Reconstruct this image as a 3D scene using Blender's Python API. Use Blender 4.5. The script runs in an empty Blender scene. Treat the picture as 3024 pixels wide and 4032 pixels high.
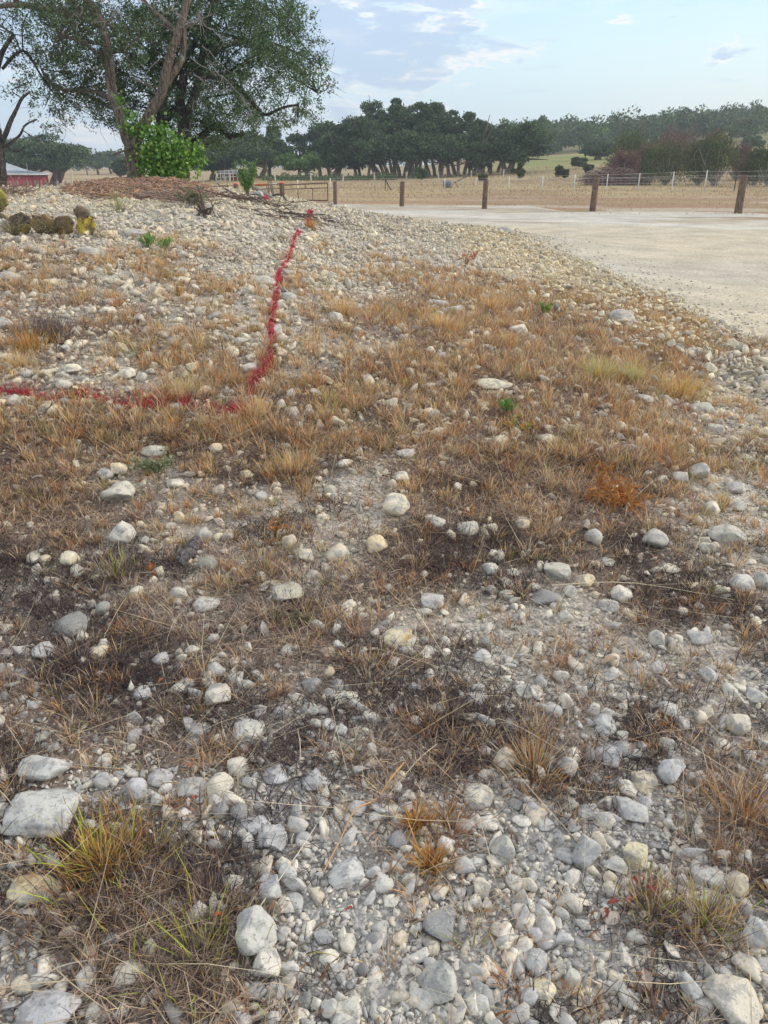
import bpy, math, random
import numpy as np
from mathutils import Vector, noise as mnoise
R = math.radians
SC = bpy.context.scene
COL = SC.collection
# ------------------------------------------------------------------ camera
PITCH = 24.28
CAMZ = 1.65
FPX = 3028.0
cam = bpy.data.cameras.new('camera')
cam.sensor_fit = 'VERTICAL'; cam.sensor_height = 24.0; cam.lens = FPX / 4032 * 24
cam.clip_start = 0.05; cam.clip_end = 5000
camo = bpy.data.objects.new('camera', cam); COL.objects.link(camo)
camo.location = (0, 0, CAMZ); camo.rotation_euler = (R(90 - PITCH), 0, 0)
SC.camera = camo
# ------------------------------------------------------------------ view
SC.view_settings.view_transform = 'Standard'; SC.view_settings.look = 'None'
SC.view_settings.exposure = 0.52; SC.view_settings.gamma = 1.0
try:
    SC.cycles.max_bounces = 5; SC.cycles.diffuse_bounces = 3; SC.cycles.transparent_max_bounces = 4
    SC.cycles.volume_bounces = 0
except Exception: pass
# ------------------------------------------------------------------ node helper
class NT:
    def __init__(s, tree): s.t = tree; s.t.nodes.clear()
    def n(s, typ, ins=None, **kw):
        nd = s.t.nodes.new(typ)
        for k, v in kw.items(): setattr(nd, k, v)
        if ins:
            for k, v in ins.items():
                sock = nd.inputs[k]
                if isinstance(v, bpy.types.NodeSocket): s.t.links.new(v, sock)
                else: sock.default_value = v
        return nd
    def math(s, op, a, b=0.0, c=0.0, clamp=False):
        nd = s.n('ShaderNodeMath', {0: a, 1: b, 2: c}, operation=op); nd.use_clamp = clamp
        return nd.outputs[0]
    def mr(s, v, a, b, c=0.0, d=1.0, smooth=True):
        nd = s.n('ShaderNodeMapRange', {'Value': v, 'From Min': a, 'From Max': b, 'To Min': c, 'To Max': d})
        nd.interpolation_type = 'SMOOTHSTEP' if smooth else 'LINEAR'
        return nd.outputs[0]
    def mix(s, f, a, b, blend='MIX'):
        nd = s.n('ShaderNodeMix', data_type='RGBA', blend_type=blend)
        for i, v in ((0, f), (6, a), (7, b)):
            if isinstance(v, bpy.types.NodeSocket): s.t.links.new(v, nd.inputs[i])
            else: nd.inputs[i].default_value = v
        return nd.outputs[2]
    def noise(s, vec, scale, detail=4.0, rough=0.55, dist=0.0, color=False):
        nd = s.n('ShaderNodeTexNoise', {'Vector': vec, 'Scale': scale, 'Detail': detail, 'Roughness': rough, 'Distortion': dist})
        return nd.outputs[1 if color else 0]
def rgb(r, g, b): return (r, g, b, 1.0)
# ------------------------------------------------------------------ world
SUN_EL, SUN_AZ = 24.0, 78.0      # azimuth clockwise from the view direction (+Y)
W = bpy.data.worlds.new('World'); SC.world = W; W.use_nodes = True
w = NT(W.node_tree)
sky = w.n('ShaderNodeTexSky', sky_type='NISHITA', sun_disc=False, sun_elevation=R(SUN_EL), sun_rotation=R(SUN_AZ), air_density=1.0, dust_density=1.5, ozone_density=2.0)
tc = w.n('ShaderNodeTexCoord').outputs['Generated']
sx = w.n('ShaderNodeSeparateXYZ', {0: tc})
az = w.math('ARCTAN2', sx.outputs[0], sx.outputs[1])
el = sx.outputs[2]
def cvec(kx, ky, off=0.0):
    return w.n('ShaderNodeCombineXYZ', {0: w.math('MULTIPLY', az, kx), 1: w.math('MULTIPLY', el, ky), 2: off}).outputs[0]
# thin high veil: pale near the horizon, cyan higher, warmer and whiter to the right
hz = rgb(.60, .66, .75); cy = rgb(.46, .71, .82)
side = w.mr(az, -.35, .45)
hor = w.mix(side, rgb(.56, .66, .77), rgb(.72, .775, .775))
mid = w.mix(side, rgb(.56, .73, .85), rgb(.66, .83, .84))
veil = w.mix(w.mr(el, 0.0, .09), hor, mid)
veil = w.mix(w.math('MULTIPLY', w.mr(el, .10, .19), w.mr(w.noise(cvec(3, 9, 3.), 1.5, 3.), .3, .6, .4, 1.)), veil, cy)
warm = w.math('MULTIPLY', w.mr(az, .18, .45), w.math('MULTIPLY', w.mr(el, .015, .055), w.mr(el, .055, .11, 1., 0.)))
veil = w.mix(w.math('MULTIPLY', warm, .6), veil, rgb(.80, .84, .73))
wisp = w.mr(w.noise(cvec(2.2, 15, 7.), 1.6, 5., .6, .4), .48, .72)
veil = w.mix(w.math('MULTIPLY', wisp, .5), veil, rgb(.80, .84, .88))
# grey-lavender cloud bank, upper left of the view
nb = w.noise(cvec(7, 26, 1.), 1.3, 8., .62, .35)
reg = w.math('MULTIPLY', w.mr(az, .0, .17, 1., 0.), w.mr(el, .06, .12))
reg2 = w.math('MAXIMUM', w.math('MULTIPLY', reg, .34), w.math('MULTIPLY', w.mr(az, .02, .2, 1., 0.), w.math('MULTIPLY', w.mr(el, .02, .09), .07)))
dens = w.math('ADD', w.math('SUBTRACT', w.math('MULTIPLY_ADD', nb, 1.7, -.35), w.math('MULTIPLY', w.mr(az, .08, .24), .14)), reg2)
bank = w.mr(dens, .58, .74)
nb2 = w.noise(cvec(10, 46, 4.), 1.6, 7., .6, .3)
cl = w.mix(w.mr(nb2, .50, .64), rgb(.41, .53, .71), rgb(.78, .77, .79))
cl = w.mix(w.mr(w.noise(cvec(5, 20, 9.), 1.2, 4.), .4, .7), cl, rgb(.42, .53, .74))
skyc = w.mix(w.math('MULTIPLY', bank, .80), veil, cl)
# rim of bright puffs
rim = w.math('MULTIPLY', w.mr(dens, .54, .61), w.mr(dens, .61, .69, 1., 0.))
skyc = w.mix(w.math('MULTIPLY', rim, w.mr(nb2, .42, .6, 0., .85)), skyc, rgb(.90, .86, .84))
small = w.math('MULTIPLY', w.mr(w.noise(cvec(6, 60, 12.), 1.5, 5., .55), .60, .68), w.mr(el, .04, .07))
skyc = w.mix(w.math('MULTIPLY', small, .22), skyc, rgb(.45, .55, .72))
# bright clouds overhead (outside the picture) light the ground softly
ov = w.mix(w.mr(w.noise(tc, 2.5, 5.), .35, .7), rgb(.66, .71, .78), rgb(.98, .94, .88))
skyc = w.mix(w.mr(el, .22, .5), skyc, ov)
bst = w.mix(1.0, skyc, rgb(10, 10, 10), 'MULTIPLY')
tot = w.mix(.86, sky.outputs[0], bst)
bg = w.n('ShaderNodeBackground', {'Color': tot, 'Strength': .1})
w.n('ShaderNodeOutputWorld', {0: bg.outputs[0]})
# ------------------------------------------------------------------ sun
sl = bpy.data.lights.new('sun', 'SUN'); sl.energy = 1.9; sl.angle = R(10); sl.color = (1, .90, .78)
so = bpy.data.objects.new('sun', sl); COL.objects.link(so)
sd = Vector((math.sin(R(SUN_AZ)) * math.cos(R(SUN_EL)), math.cos(R(SUN_AZ)) * math.cos(R(SUN_EL)), math.sin(R(SUN_EL))))
so.rotation_euler = sd.to_track_quat('Z', 'Y').to_euler(); so.location = (30, 10, 30)
# ------------------------------------------------------------------ numpy helpers
rng = np.random.default_rng(7)
random.seed(7)
def hash2(ix, iy, seed):
    h = (ix.astype(np.int64) * 374761393 + iy.astype(np.int64) * 668265263 + seed * 1442695041) & 0xffffffff
    h = ((h ^ (h >> 13)) * 1274126177) & 0xffffffff
    return ((h ^ (h >> 16)) & 0xffff) / 65535.0
def vn(x, y, f=1.0, seed=0):
    x = np.asarray(x, float) * f; y = np.asarray(y, float) * f
    xi = np.floor(x); yi = np.floor(y); u = x - xi; v = y - yi
    u = u * u * (3 - 2 * u); v = v * v * (3 - 2 * v)
    a = hash2(xi, yi, seed); b = hash2(xi + 1, yi, seed); c = hash2(xi, yi + 1, seed); d = hash2(xi + 1, yi + 1, seed)
    return (a * (1 - u) + b * u) * (1 - v) + (c * (1 - u) + d * u) * v
def fbm(x, y, f=1.0, seed=0, o=3):
    s = 0; a = 1; t = 0
    for i in range(o): s = s + a * vn(x, y, f * 2.03 ** i, seed + i * 17); t += a; a *= .5
    return s / t
def sstep(a, b, x):
    t = np.clip((np.asarray(x, float) - a) / (b - a), 0, 1); return t * t * (3 - 2 * t)
CP, SP = math.cos(R(PITCH)), math.sin(R(PITCH))
def raydir(px, py):
    a = (np.asarray(px, float) - 1512) / FPX; b = -(np.asarray(py, float) - 2016) / FPX
    return np.stack([a, CP + b * SP, -SP + b * CP], -1)
def project(p):
    p = np.asarray(p, float); x, y, z = p[..., 0], p[..., 1], p[..., 2] - CAMZ
    d = y * CP - z * SP; u = y * SP + z * CP
    d = np.where(d < .05, .05, d)
    return 1512 + FPX * x / d, 2016 - FPX * u / d, d
def at_z(px, py, z):
    r = raydir(px, py); t = (z - CAMZ) / r[..., 2]
    return np.stack([r[..., 0] * t, r[..., 1] * t, np.full_like(t, z) if np.ndim(z) == 0 else z], -1)
def at_y(px, py, Y):
    r = raydir(px, py); t = Y / r[..., 1]
    return np.array([r[..., 0] * t, Y, CAMZ + r[..., 2] * t])
# ------------------------------------------------------------------ terrain
ctl = [(0,4032,0),(1512,4032,0),(3024,4032,0),(0,3000,.05),(1512,3000,.03),(3024,3000,.0),(0,2200,.12),(1512,2200,.10),(3024,2200,.03),
 (0,1700,.30),(1000,1700,.28),(2000,1700,.20),(3024,1700,.05),(0,1300,.60),(1000,1300,.55),(1800,1300,.42),(2400,1300,.24),
 (0,1000,.90),(700,1000,.88),(1300,1000,.75),(1800,1040,.52),(0,830,1.12),(700,830,1.15),(1200,860,.98),
 (0,745,1.25),(500,742,1.3),(900,748,1.22),(1100,775,1.1),(1340,837,.85),(1550,867,.64),(1900,905,.36),
 (2200,1010,.20),(2400,1120,.17),(2600,1215,.16),(2850,1320,.12),(3024,1385,.09)]
P0 = [tuple(at_z(np.array(a), np.array(b), float(c))) for a, b, c in ctl]
P0 = [(float(p[0]), float(p[1]), float(p[2])) for p in P0]
P0 += [(-14,24,.3),(-5,20,.7),(0,19,.2),(-12,15,1.2),(-12,10,1.1),(-8,5,.5),(-5,2,.15),(-12,3,.5),(3.2,20.5,0),(7,17.5,0),(7.2,14.6,0),(6.5,11.5,0),(6.6,9.2,0),
       (9,10,0),(8,6.5,0),(7,2,0),(5,0,0),(-5,-2,0),(0,-3,0),(0,23,0),(-6,27,0),(-15,27,0),(5,25,0),(12,25,0),(14,5,0),(14,15,0),(10,20,0)]
P0 = np.array(P0)
def tpsU(r2): return .5 * r2 * np.log(r2 + 1e-9)
n = len(P0)
K = tpsU(((P0[:, None, :2] - P0[None, :, :2]) ** 2).sum(-1)) + np.eye(n) * .02
Pm = np.c_[np.ones(n), P0[:, :2]]
A = np.zeros((n + 3, n + 3)); A[:n, :n] = K; A[:n, n:] = Pm; A[n:, :n] = Pm.T
wt = np.linalg.solve(A, np.r_[P0[:, 2], 0, 0, 0])
GX0, GX1, GY0, GY1, GS = -18.0, 16.0, -5.0, 29.0, .05
GXA = np.arange(GX0, GX1 + GS, GS); GYA = np.arange(GY0, GY1 + GS, GS)
XX, YY = np.meshgrid(GXA, GYA)
Z = np.zeros_like(XX)
for i in range(n): Z += wt[i] * tpsU((XX - P0[i, 0]) ** 2 + (YY - P0[i, 1]) ** 2)
Z += wt[n] + wt[n + 1] * XX + wt[n + 2] * YY
Z = np.clip(Z, 0, 1.5)
TREE = at_z(np.array(535.), np.array(722.), 1.325)     # foot of the big oak
Z += .10 * np.exp(-(((XX - TREE[0] * YY / TREE[1] - .1) / 1.0) ** 2 + ((YY - TREE[1] + .2) / 1.6) ** 2))
Z *= sstep(GX0, GX0 + 3, XX) * sstep(GX1, GX1 - 3, XX) * sstep(GY0, GY0 + 3, YY) * sstep(GY1, GY1 - 4, YY)
def mound(x, y):
    fx = np.clip((x - GX0) / GS, 0, len(GXA) - 1.001); fy = np.clip((y - GY0) / GS, 0, len(GYA) - 1.001)
    ix = fx.astype(int); iy = fy.astype(int); u = fx - ix; v = fy - iy
    z = (Z[iy, ix] * (1 - u) + Z[iy, ix + 1] * u) * (1 - v) + (Z[iy + 1, ix] * (1 - u) + Z[iy + 1, ix + 1] * u) * v
    return np.where((x > GX0) & (x < GX1) & (y > GY0) & (y < GY1), z, 0)
def far(x, y):
    a = x / np.maximum(y, 1.0)
    amp = np.interp(a, [-.5, -.05, .05, .19, .30, .45, .8], [0, 0, 1.5, 9.5, 12.5, 17.5, 20])
    h = amp * np.clip((y - 80) / 300, 0, 1.1) ** .95
    dip = -1.25 * sstep(35, 80, y) * sstep(-.16, -.30, a) * (1 - .75 * sstep(140, 260, y))
    return h + dip + .12 * (fbm(x, y, .03, 5) - .5) * sstep(45, 120, y)
def H(x, y):
    x = np.asarray(x, float); y = np.asarray(y, float)
    m = mound(x, y)
    near = sstep(60, 25, np.hypot(x, y))
    amp = (.010 + .035 * sstep(.01, .12, m)) * near
    return m + far(x, y) + amp * (fbm(x, y, 1.3, 1, 3) - .5) * 2
def hit(px, py):
    px = np.atleast_1d(np.asarray(px, float)); py = np.atleast_1d(np.asarray(py, float))
    r = raydir(px, py); ts = np.geomspace(.8, 700, 900)
    out = np.zeros((len(px), 3))
    for i in range(len(px)):
        p = r[i][None] * ts[:, None]; g = CAMZ + p[:, 2] - H(p[:, 0], p[:, 1])
        k = int(np.argmax(g < 0)) if (g < 0).any() else len(ts) - 1
        k = max(k, 1); f = g[k - 1] / (g[k - 1] - g[k] + 1e-9); f = min(max(f, 0), 1)
        t = ts[k - 1] + (ts[k] - ts[k - 1]) * f
        q = r[i] * t; out[i] = (q[0], q[1], CAMZ + q[2])
    return out
def ground(px, py):
    return hit(px, py)[0]
# ------------------------------------------------------------------ mesh building
ORG = {}
class MB:
    def __init__(s): s.V = []; s.C = []; s.F = []; s.nv = 0
    def add(s, v, f, c=(.5, .5, .5, 0)):
        v = np.asarray(v, float).reshape(-1, 3); f = np.asarray(f, int)
        c = np.asarray(c, float)
        if c.ndim == 1: c = np.tile(c if len(c) == 4 else np.r_[c, 0], (len(v), 1))
        s.V.append(v); s.C.append(c); s.F.append(f + s.nv); s.nv += len(v)
    def box(s, c, size, rot=None, col=(.5, .5, .5, 0), bev=0.0):
        hx, hy, hz = np.array(size) / 2
        v = np.array([[a * hx, b * hy, d * hz] for a in (-1, 1) for b in (-1, 1) for d in (-1, 1)], float)
        if rot is not None: v = v @ rot.T
        f = [(0, 1, 3, 2), (4, 6, 7, 5), (0, 4, 5, 1), (2, 3, 7, 6), (0, 2, 6, 4), (1, 5, 7, 3)]
        s.add(v + np.array(c), f, col)
    def tube(s, pts, rad, sides=8, col=(.5, .5, .5, 0), smooth=0, rough=0.0):
        pts = np.asarray(pts, float); rad = np.broadcast_to(np.asarray(rad, float), (len(pts),)).copy()
        if smooth:
            t = np.arange(len(pts)); tt = np.linspace(0, len(pts) - 1, (len(pts) - 1) * smooth + 1)
            Q = []
            for q in tt:
                i = min(int(q), len(pts) - 2); u = q - i
                p0 = pts[max(i - 1, 0)]; p1 = pts[i]; p2 = pts[i + 1]; p3 = pts[min(i + 2, len(pts) - 1)]
                Q.append(.5 * ((2 * p1) + (-p0 + p2) * u + (2 * p0 - 5 * p1 + 4 * p2 - p3) * u * u + (-p0 + 3 * p1 - 3 * p2 + p3) * u ** 3))
            rad = np.interp(tt, t, rad); pts = np.array(Q)
        n = len(pts); T = np.gradient(pts, axis=0); T /= np.linalg.norm(T, axis=1)[:, None] + 1e-9
        up = np.array([0, 0, 1.]) if abs(T[0][2]) < .9 else np.array([1., 0, 0])
        N = np.cross(T[0], up); N /= np.linalg.norm(N); V = []
        an = np.linspace(0, 2 * np.pi, sides, endpoint=False)
        for i in range(n):
            N = N - T[i] * N.dot(T[i]); N /= np.linalg.norm(N) + 1e-9; B = np.cross(T[i], N)
            rr = rad[i] * (1 + (rough * (rng.random(sides) - .5) * 2 if rough else 0))
            V.append(pts[i] + np.outer(np.cos(an) * rr, N) + np.outer(np.sin(an) * rr, B))
        V = np.concatenate(V); F = []
        i = np.arange(n - 1)[:, None] * sides; j = np.arange(sides)[None]; k = (np.arange(sides) + 1) % sides
        F = np.stack([i + j, i + k[None], i + k[None] + sides, i + j + sides], -1).reshape(-1, 4)
        s.add(V, F, col)
        cc = s.C[-1][0]
        s.add(np.r_[V[:sides], pts[:1]], [(j, sides, (j + 1) % sides) for j in range(sides)], cc)
        s.add(np.r_[V[-sides:], pts[-1:]], [((j + 1) % sides, sides, j) for j in range(sides)], cc)
    def build(s, name, mat, parent=None, origin=None, smooth=False, props=None):
        V = np.concatenate(s.V); C = np.concatenate(s.C)
        if parent is not None: origin = ORG[parent.name]
        if origin is None:
            lo, hi = V.min(0), V.max(0); origin = np.array([(lo[0] + hi[0]) / 2, (lo[1] + hi[1]) / 2, lo[2]])
        origin = np.asarray(origin, float); V = V - origin
        me = bpy.data.meshes.new(name)
        me.vertices.add(len(V)); me.vertices.foreach_set('co', V.astype(np.float32).ravel())
        tot = np.concatenate([np.full(len(f), f.shape[1]) for f in s.F]); idx = np.concatenate([f.ravel() for f in s.F])
        me.loops.add(len(idx)); me.loops.foreach_set('vertex_index', idx.astype(np.int32))
        st = np.r_[0, np.cumsum(tot)[:-1]]
        me.polygons.add(len(tot)); me.polygons.foreach_set('loop_start', st.astype(np.int32)); me.polygons.foreach_set('loop_total', tot.astype(np.int32))
        if smooth: me.polygons.foreach_set('use_smooth', np.ones(len(tot), bool))
        at = me.attributes.new('col', 'FLOAT_COLOR', 'POINT'); at.data.foreach_set('color', C.astype(np.float32).ravel())
        me.update(); me.materials.append(mat)
        o = bpy.data.objects.new(name, me); COL.objects.link(o)
        ORG[o.name] = origin
        if parent is not None: o.parent = parent
        else: o.location = origin
        if props: tag(o, **props)
        return o
def tag(o, label=None, category=None, group=None, kind=None):
    for k, v in (('label', label), ('category', category), ('group', group), ('kind', kind)):
        if v: o[k] = v
    return o
def empty(name, loc, label, category, group=None):
    o = bpy.data.objects.new(name, None); COL.objects.link(o); o.location = loc; o.empty_display_size = .2
    ORG[o.name] = np.asarray(loc, float); return tag(o, label, category, group)
def rotz(a): c, s = math.cos(a), math.sin(a); return np.array([[c, -s, 0], [s, c, 0], [0, 0, 1.]])
def rand_rot(n):
    q = rng.normal(size=(n, 4)); q /= np.linalg.norm(q, axis=1)[:, None]; a, b, c, d = q.T
    return np.stack([1 - 2 * (c * c + d * d), 2 * (b * c - a * d), 2 * (b * d + a * c), 2 * (b * c + a * d), 1 - 2 * (b * b + d * d), 2 * (c * d - a * b),
                     2 * (b * d - a * c), 2 * (c * d + a * b), 1 - 2 * (b * b + c * c)], -1).reshape(n, 3, 3)
# ------------------------------------------------------------------ materials
def mat(name, fn, **kw):
    m = bpy.data.materials.new(name); m.use_nodes = True; t = NT(m.node_tree); fn(t, **kw); return m
def pbsdf(t, color, rough=.9, bump=None, bstr=.5, bdist=.01, spec=.25, sss=None):
    p = t.n('ShaderNodeBsdfPrincipled', {'Base Color': color, 'Roughness': rough})
    p.inputs['Specular IOR Level'].default_value = spec
    if bump is not None:
        b = t.n('ShaderNodeBump', {'Height': bump, 'Strength': bstr, 'Distance': bdist}); t.t.links.new(b.outputs[0], p.inputs['Normal'])
    t.n('ShaderNodeOutputMaterial', {0: p.outputs[0]})
    return p
RED = rgb(.45, .022, .055)
def f_stone(t, stain=.5, sc=1.0):
    pos = t.n('ShaderNodeNewGeometry').outputs['Position']
    at = t.n('ShaderNodeAttribute', attribute_name='col')
    c = at.outputs['Color']
    n1 = t.noise(pos, 22 * sc, 6, .62); n2 = t.noise(pos, 90 * sc, 5, .65); n3 = t.noise(pos, 7 * sc, 4, .6); n4 = t.noise(pos, 230 * sc, 3, .6)
    lich = t.mr(n1, .47, .60, 0, .72)
    c1 = t.mix(lich, c, t.mix(.62, rgb(.20, .21, .225), c, 'MULTIPLY') if False else rgb(.27, .27, .275))
    c1 = t.mix(t.mr(n2, .56, .64, 0, .55), c1, rgb(.13, .135, .145))
    c1 = t.mix(t.mr(n4, .56, .68, 0, .55), c1, rgb(.60, .60, .57))
    st = t.math('MULTIPLY', t.mr(n3, .60, .70), t.mr(n1, .35, .55, 0, stain))
    c1 = t.mix(st, c1, rgb(.50, .30, .10))
    c1 = t.mix(t.mr(t.math('MULTIPLY', at.outputs['Alpha'], t.mr(n2, .25, .6, .6, 1.2)), .3, .8, 0, .93), c1, RED)
    h = t.math('ADD', t.math('MULTIPLY', n1, .6), t.math('MULTIPLY', n2, .4))
    pbsdf(t, c1, .93, h, .8, .012)
M_STONE = mat('limestone', f_stone)
M_STAIN = mat('limestone_stained', f_stone, stain=1.0)
def f_ground(t):
    pos = t.n('ShaderNodeNewGeometry').outputs['Position']
    at = t.n('ShaderNodeAttribute', attribute_name='col'); c = at.outputs['Color']
    v = t.n('ShaderNodeTexVoronoi', {'Vector': pos, 'Scale': 95.0}); v2 = t.n('ShaderNodeTexVoronoi', {'Vector': pos, 'Scale': 38.0})
    n1 = t.noise(pos, 3.0, 6, .6); n2 = t.noise(pos, 60, 4, .6)
    sep = t.n('ShaderNodeSeparateXYZ', {0: v.outputs['Color']}).outputs[0]
    k = t.mr(sep, 0, 1, .70, 1.28, False)
    k2 = t.mr(n1, .3, .7, .80, 1.18); k3 = t.mr(n2, .3, .7, .85, 1.12)
    kk = t.math('MULTIPLY', t.math('MULTIPLY', k, k2), k3)
    cc = t.n('ShaderNodeCombineXYZ', {0: kk, 1: kk, 2: kk}).outputs[0]
    c1 = t.mix(1.0, c, cc, 'MULTIPLY')
    c1 = t.mix(t.mr(t.math('MULTIPLY', at.outputs['Alpha'], t.mr(n2, .25, .6, .6, 1.2)), .3, .8, 0, .9), c1, RED)
    h = t.math('SUBTRACT', t.math('MULTIPLY', n2, .3), t.math('MULTIPLY', v.outputs['Distance'], .9))
    h = t.math('SUBTRACT', h, t.math('MULTIPLY', v2.outputs['Distance'], .8))
    pbsdf(t, c1, .97, h, .7, .012, .1)
M_GROUND = mat('stony_soil', f_ground)
def f_road(t):
    pos = t.n('ShaderNodeNewGeometry').outputs['Position']
    at = t.n('ShaderNodeAttribute', attribute_name='col'); c = at.outputs['Color']
    v = t.n('ShaderNodeTexVoronoi', {'Vector': pos, 'Scale': 26.0}); v2 = t.n('ShaderNodeTexVoronoi', {'Vector': pos, 'Scale': 70.0})
    n1 = t.noise(pos, 1.2, 6, .6); n2 = t.noise(pos, 24, 5, .65)
    sep = t.n('ShaderNodeSeparateXYZ', {0: v.outputs['Color']}).outputs[0]; s2 = t.n('ShaderNodeSeparateXYZ', {0: v2.outputs['Color']}).outputs[1]
    peb = t.math('MULTIPLY', t.mr(sep, .86, .92), t.mr(v.outputs['Distance'], .30, .40, 1, 0))
    c1 = t.mix(t.math('MULTIPLY', peb, .8), c, t.mix(s2, rgb(.40, .39, .36), rgb(.72, .69, .60)))
    kk = t.math('MULTIPLY', t.mr(n1, .3, .7, .84, 1.12), t.math('MULTIPLY', t.mr(n2, .35, .65, .74, 1.16), t.mr(s2, 0, 1, .88, 1.1, False)))
    cc = t.n('ShaderNodeCombineXYZ', {0: kk, 1: kk, 2: kk}).outputs[0]
    c1 = t.mix(1.0, c1, cc, 'MULTIPLY')
    h = t.math('ADD', t.math('MULTIPLY', n2, .5), t.math('MULTIPLY', peb, .12))
    pbsdf(t, c1, .97, h, .5, .012, .1)
M_ROAD = mat('caliche', f_road)
def f_leafy(t, trans=.3, rough=.7, var=.0, nsc=2.0, spec=.2):
    at = t.n('ShaderNodeAttribute', attribute_name='col'); c = at.outputs['Color']
    c = t.mix(at.outputs['Alpha'], c, RED)
    p = t.n('ShaderNodeBsdfPrincipled', {'Base Color': c, 'Roughness': rough}); p.inputs['Specular IOR Level'].default_value = spec
    tr = t.n('ShaderNodeBsdfTranslucent', {'Color': c})
    m = t.n('ShaderNodeMixShader', {0: trans, 1: p.outputs[0], 2: tr.outputs[0]})
    t.n('ShaderNodeOutputMaterial', {0: m.outputs[0]})
M_GRASS = mat('dry_grass', f_leafy, trans=.25, rough=.85, spec=.15)
M_LEAF = mat('leaves', f_leafy, trans=.28, rough=.55, spec=.4)
M_FAR = mat('foliage', f_leafy, trans=.15, rough=.8, spec=.1)
def f_bark(t, a=(.27, .215, .175), b=(.10, .078, .065), lich=.6, sc=1.0):
    tcx = t.n('ShaderNodeNewGeometry').outputs['Position']
    mp = t.n('ShaderNodeMapping', {'Vector': tcx, 'Scale': (28 * sc, 28 * sc, 5 * sc)}).outputs[0]
    n1 = t.noise(mp, 1.0, 6, .65, .6); n2 = t.noise(tcx, 9 * sc, 5, .6)
    c = t.mix(t.mr(n1, .38, .62), rgb(*b), rgb(*a)); c = t.mix(t.mr(n2, .56, .66, 0, lich), c, rgb(.42, .41, .37))
    pbsdf(t, c, .95, n1, 1.0, .04 / sc, .1)
M_BARK = mat('oak_bark', f_bark)
M_DARKBARK = mat('dark_oak_bark', f_bark, a=(.105, .095, .09), b=(.04, .036, .035), lich=.25)
M_FARBARK = mat('distant_bark', f_bark, a=(.25, .20, .17), b=(.14, .11, .09), lich=.15, sc=.25)
M_DEAD = mat('dead_wood', f_bark, a=(.42, .39, .36), b=(.2, .18, .165), lich=.5, sc=2.)
M_POST = mat('weathered_post', f_bark, a=(.24, .17, .13), b=(.11, .075, .06), lich=.15, sc=1.2)
M_CHARRED = mat('bark_chunk', f_bark, a=(.20, .18, .18), b=(.05, .045, .05), lich=.3, sc=4.)
def f_attr(t, rough=.8, spec=.3, metal=0.0, nsc=14., amt=.15, bump=0.0):
    pos = t.n('ShaderNodeNewGeometry').outputs['Position']
    c = t.n('ShaderNodeAttribute', attribute_name='col').outputs['Color']
    nn = t.noise(pos, nsc, 5, .6); k = t.mr(nn, .3, .7, 1 - amt, 1 + amt)
    cc = t.n('ShaderNodeCombineXYZ', {0: k, 1: k, 2: k}).outputs[0]
    p = pbsdf(t, t.mix(1.0, c, cc, 'MULTIPLY'), rough, nn if bump else None, .5, bump or .01, spec); p.inputs['Metallic'].default_value = metal
M_ATTR = mat('painted_surface', f_attr, nsc=1.2)
M_METAL = mat('gate_metal', f_attr, rough=.55, spec=.5, metal=.3, nsc=20., amt=.3)
M_CHIP = mat('wood_chips', f_attr, rough=.95, spec=.1, nsc=30., amt=.3)
def f_cactus(t):
    pos = t.n('ShaderNodeNewGeometry').outputs['Position']
    c = t.n('ShaderNodeAttribute', attribute_name='col').outputs['Color']
    v = t.n('ShaderNodeTexVoronoi', {'Vector': pos, 'Scale': 26.0}).outputs['Distance']
    n1 = t.noise(pos, 13, 5, .7)
    c = t.mix(t.mr(n1, .45, .56, 0, .85), c, rgb(.15, .105, .07)); c = t.mix(t.mr(v, .16, .32, .95, 0), c, rgb(.04, .03, .03))
    pbsdf(t, c, .7, n1, .5, .01)
M_CACTUS = mat('cactus_skin', f_cactus)
# ------------------------------------------------------------------ maps of the place
GRID = """310010000000
543222543310
443322677731
554434788863
335578888861
889999999862
965754689953
966632588964
755642787775
565556744586
676875433475
897664223343
998543456332
866533666652
734322233434
595312541126
598421521126
699621111364
479941111144
358831112232"""
GM = np.array([[int(c) for c in r] for r in GRID.split()], float) / 9
def grassmap(x, y):
    px, py, _ = project(np.stack([x, y, H(x, y)], -1))
    fx = np.clip(px / 252 - .5, 0, 10.999); fy = np.clip((py - 800) / 161.6 - .5, 0, 18.999)
    ix = fx.astype(int); iy = fy.astype(int); u = fx - ix; v = fy - iy
    return (GM[iy, ix] * (1 - u) + GM[iy, ix + 1] * u) * (1 - v) + (GM[iy + 1, ix] * (1 - u) + GM[iy + 1, ix + 1] * u) * v, px, py
def polyd(x, y, pts):
    """distance to a polyline, and the distance along it"""
    best = np.full(np.shape(x), 1e9); along = np.zeros(np.shape(x)); s = 0
    for a, b in zip(pts[:-1], pts[1:]):
        d = np.array(b[:2]) - np.array(a[:2]); L = np.hypot(*d) + 1e-9
        t = np.clip(((x - a[0]) * d[0] + (y - a[1]) * d[1]) / L ** 2, 0, 1)
        q = np.hypot(x - a[0] - t * d[0], y - a[1] - t * d[1]); m = q < best
        best = np.where(m, q, best); along = np.where(m, s + t * L, along); s += L
    return best, along
PAINT_PX = [[(-120, 1535), (0, 1545), (60, 1548), (120, 1562), (210, 1577), (285, 1556), (330, 1562), (410, 1578), (480, 1592), (560, 1606), (640, 1602), (730, 1597), (830, 1612), (975, 1618)],
            [(985, 1560), (1010, 1500), (1050, 1460), (1072, 1400), (1068, 1330), (1070, 1260), (1085, 1190), (1095, 1130), (1100, 1080), (1135, 1030), (1152, 975), (1160, 940), (1180, 912)],
            [(1215, 900), (1222, 830)], [(1040, 765), (1048, 792)]]
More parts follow.
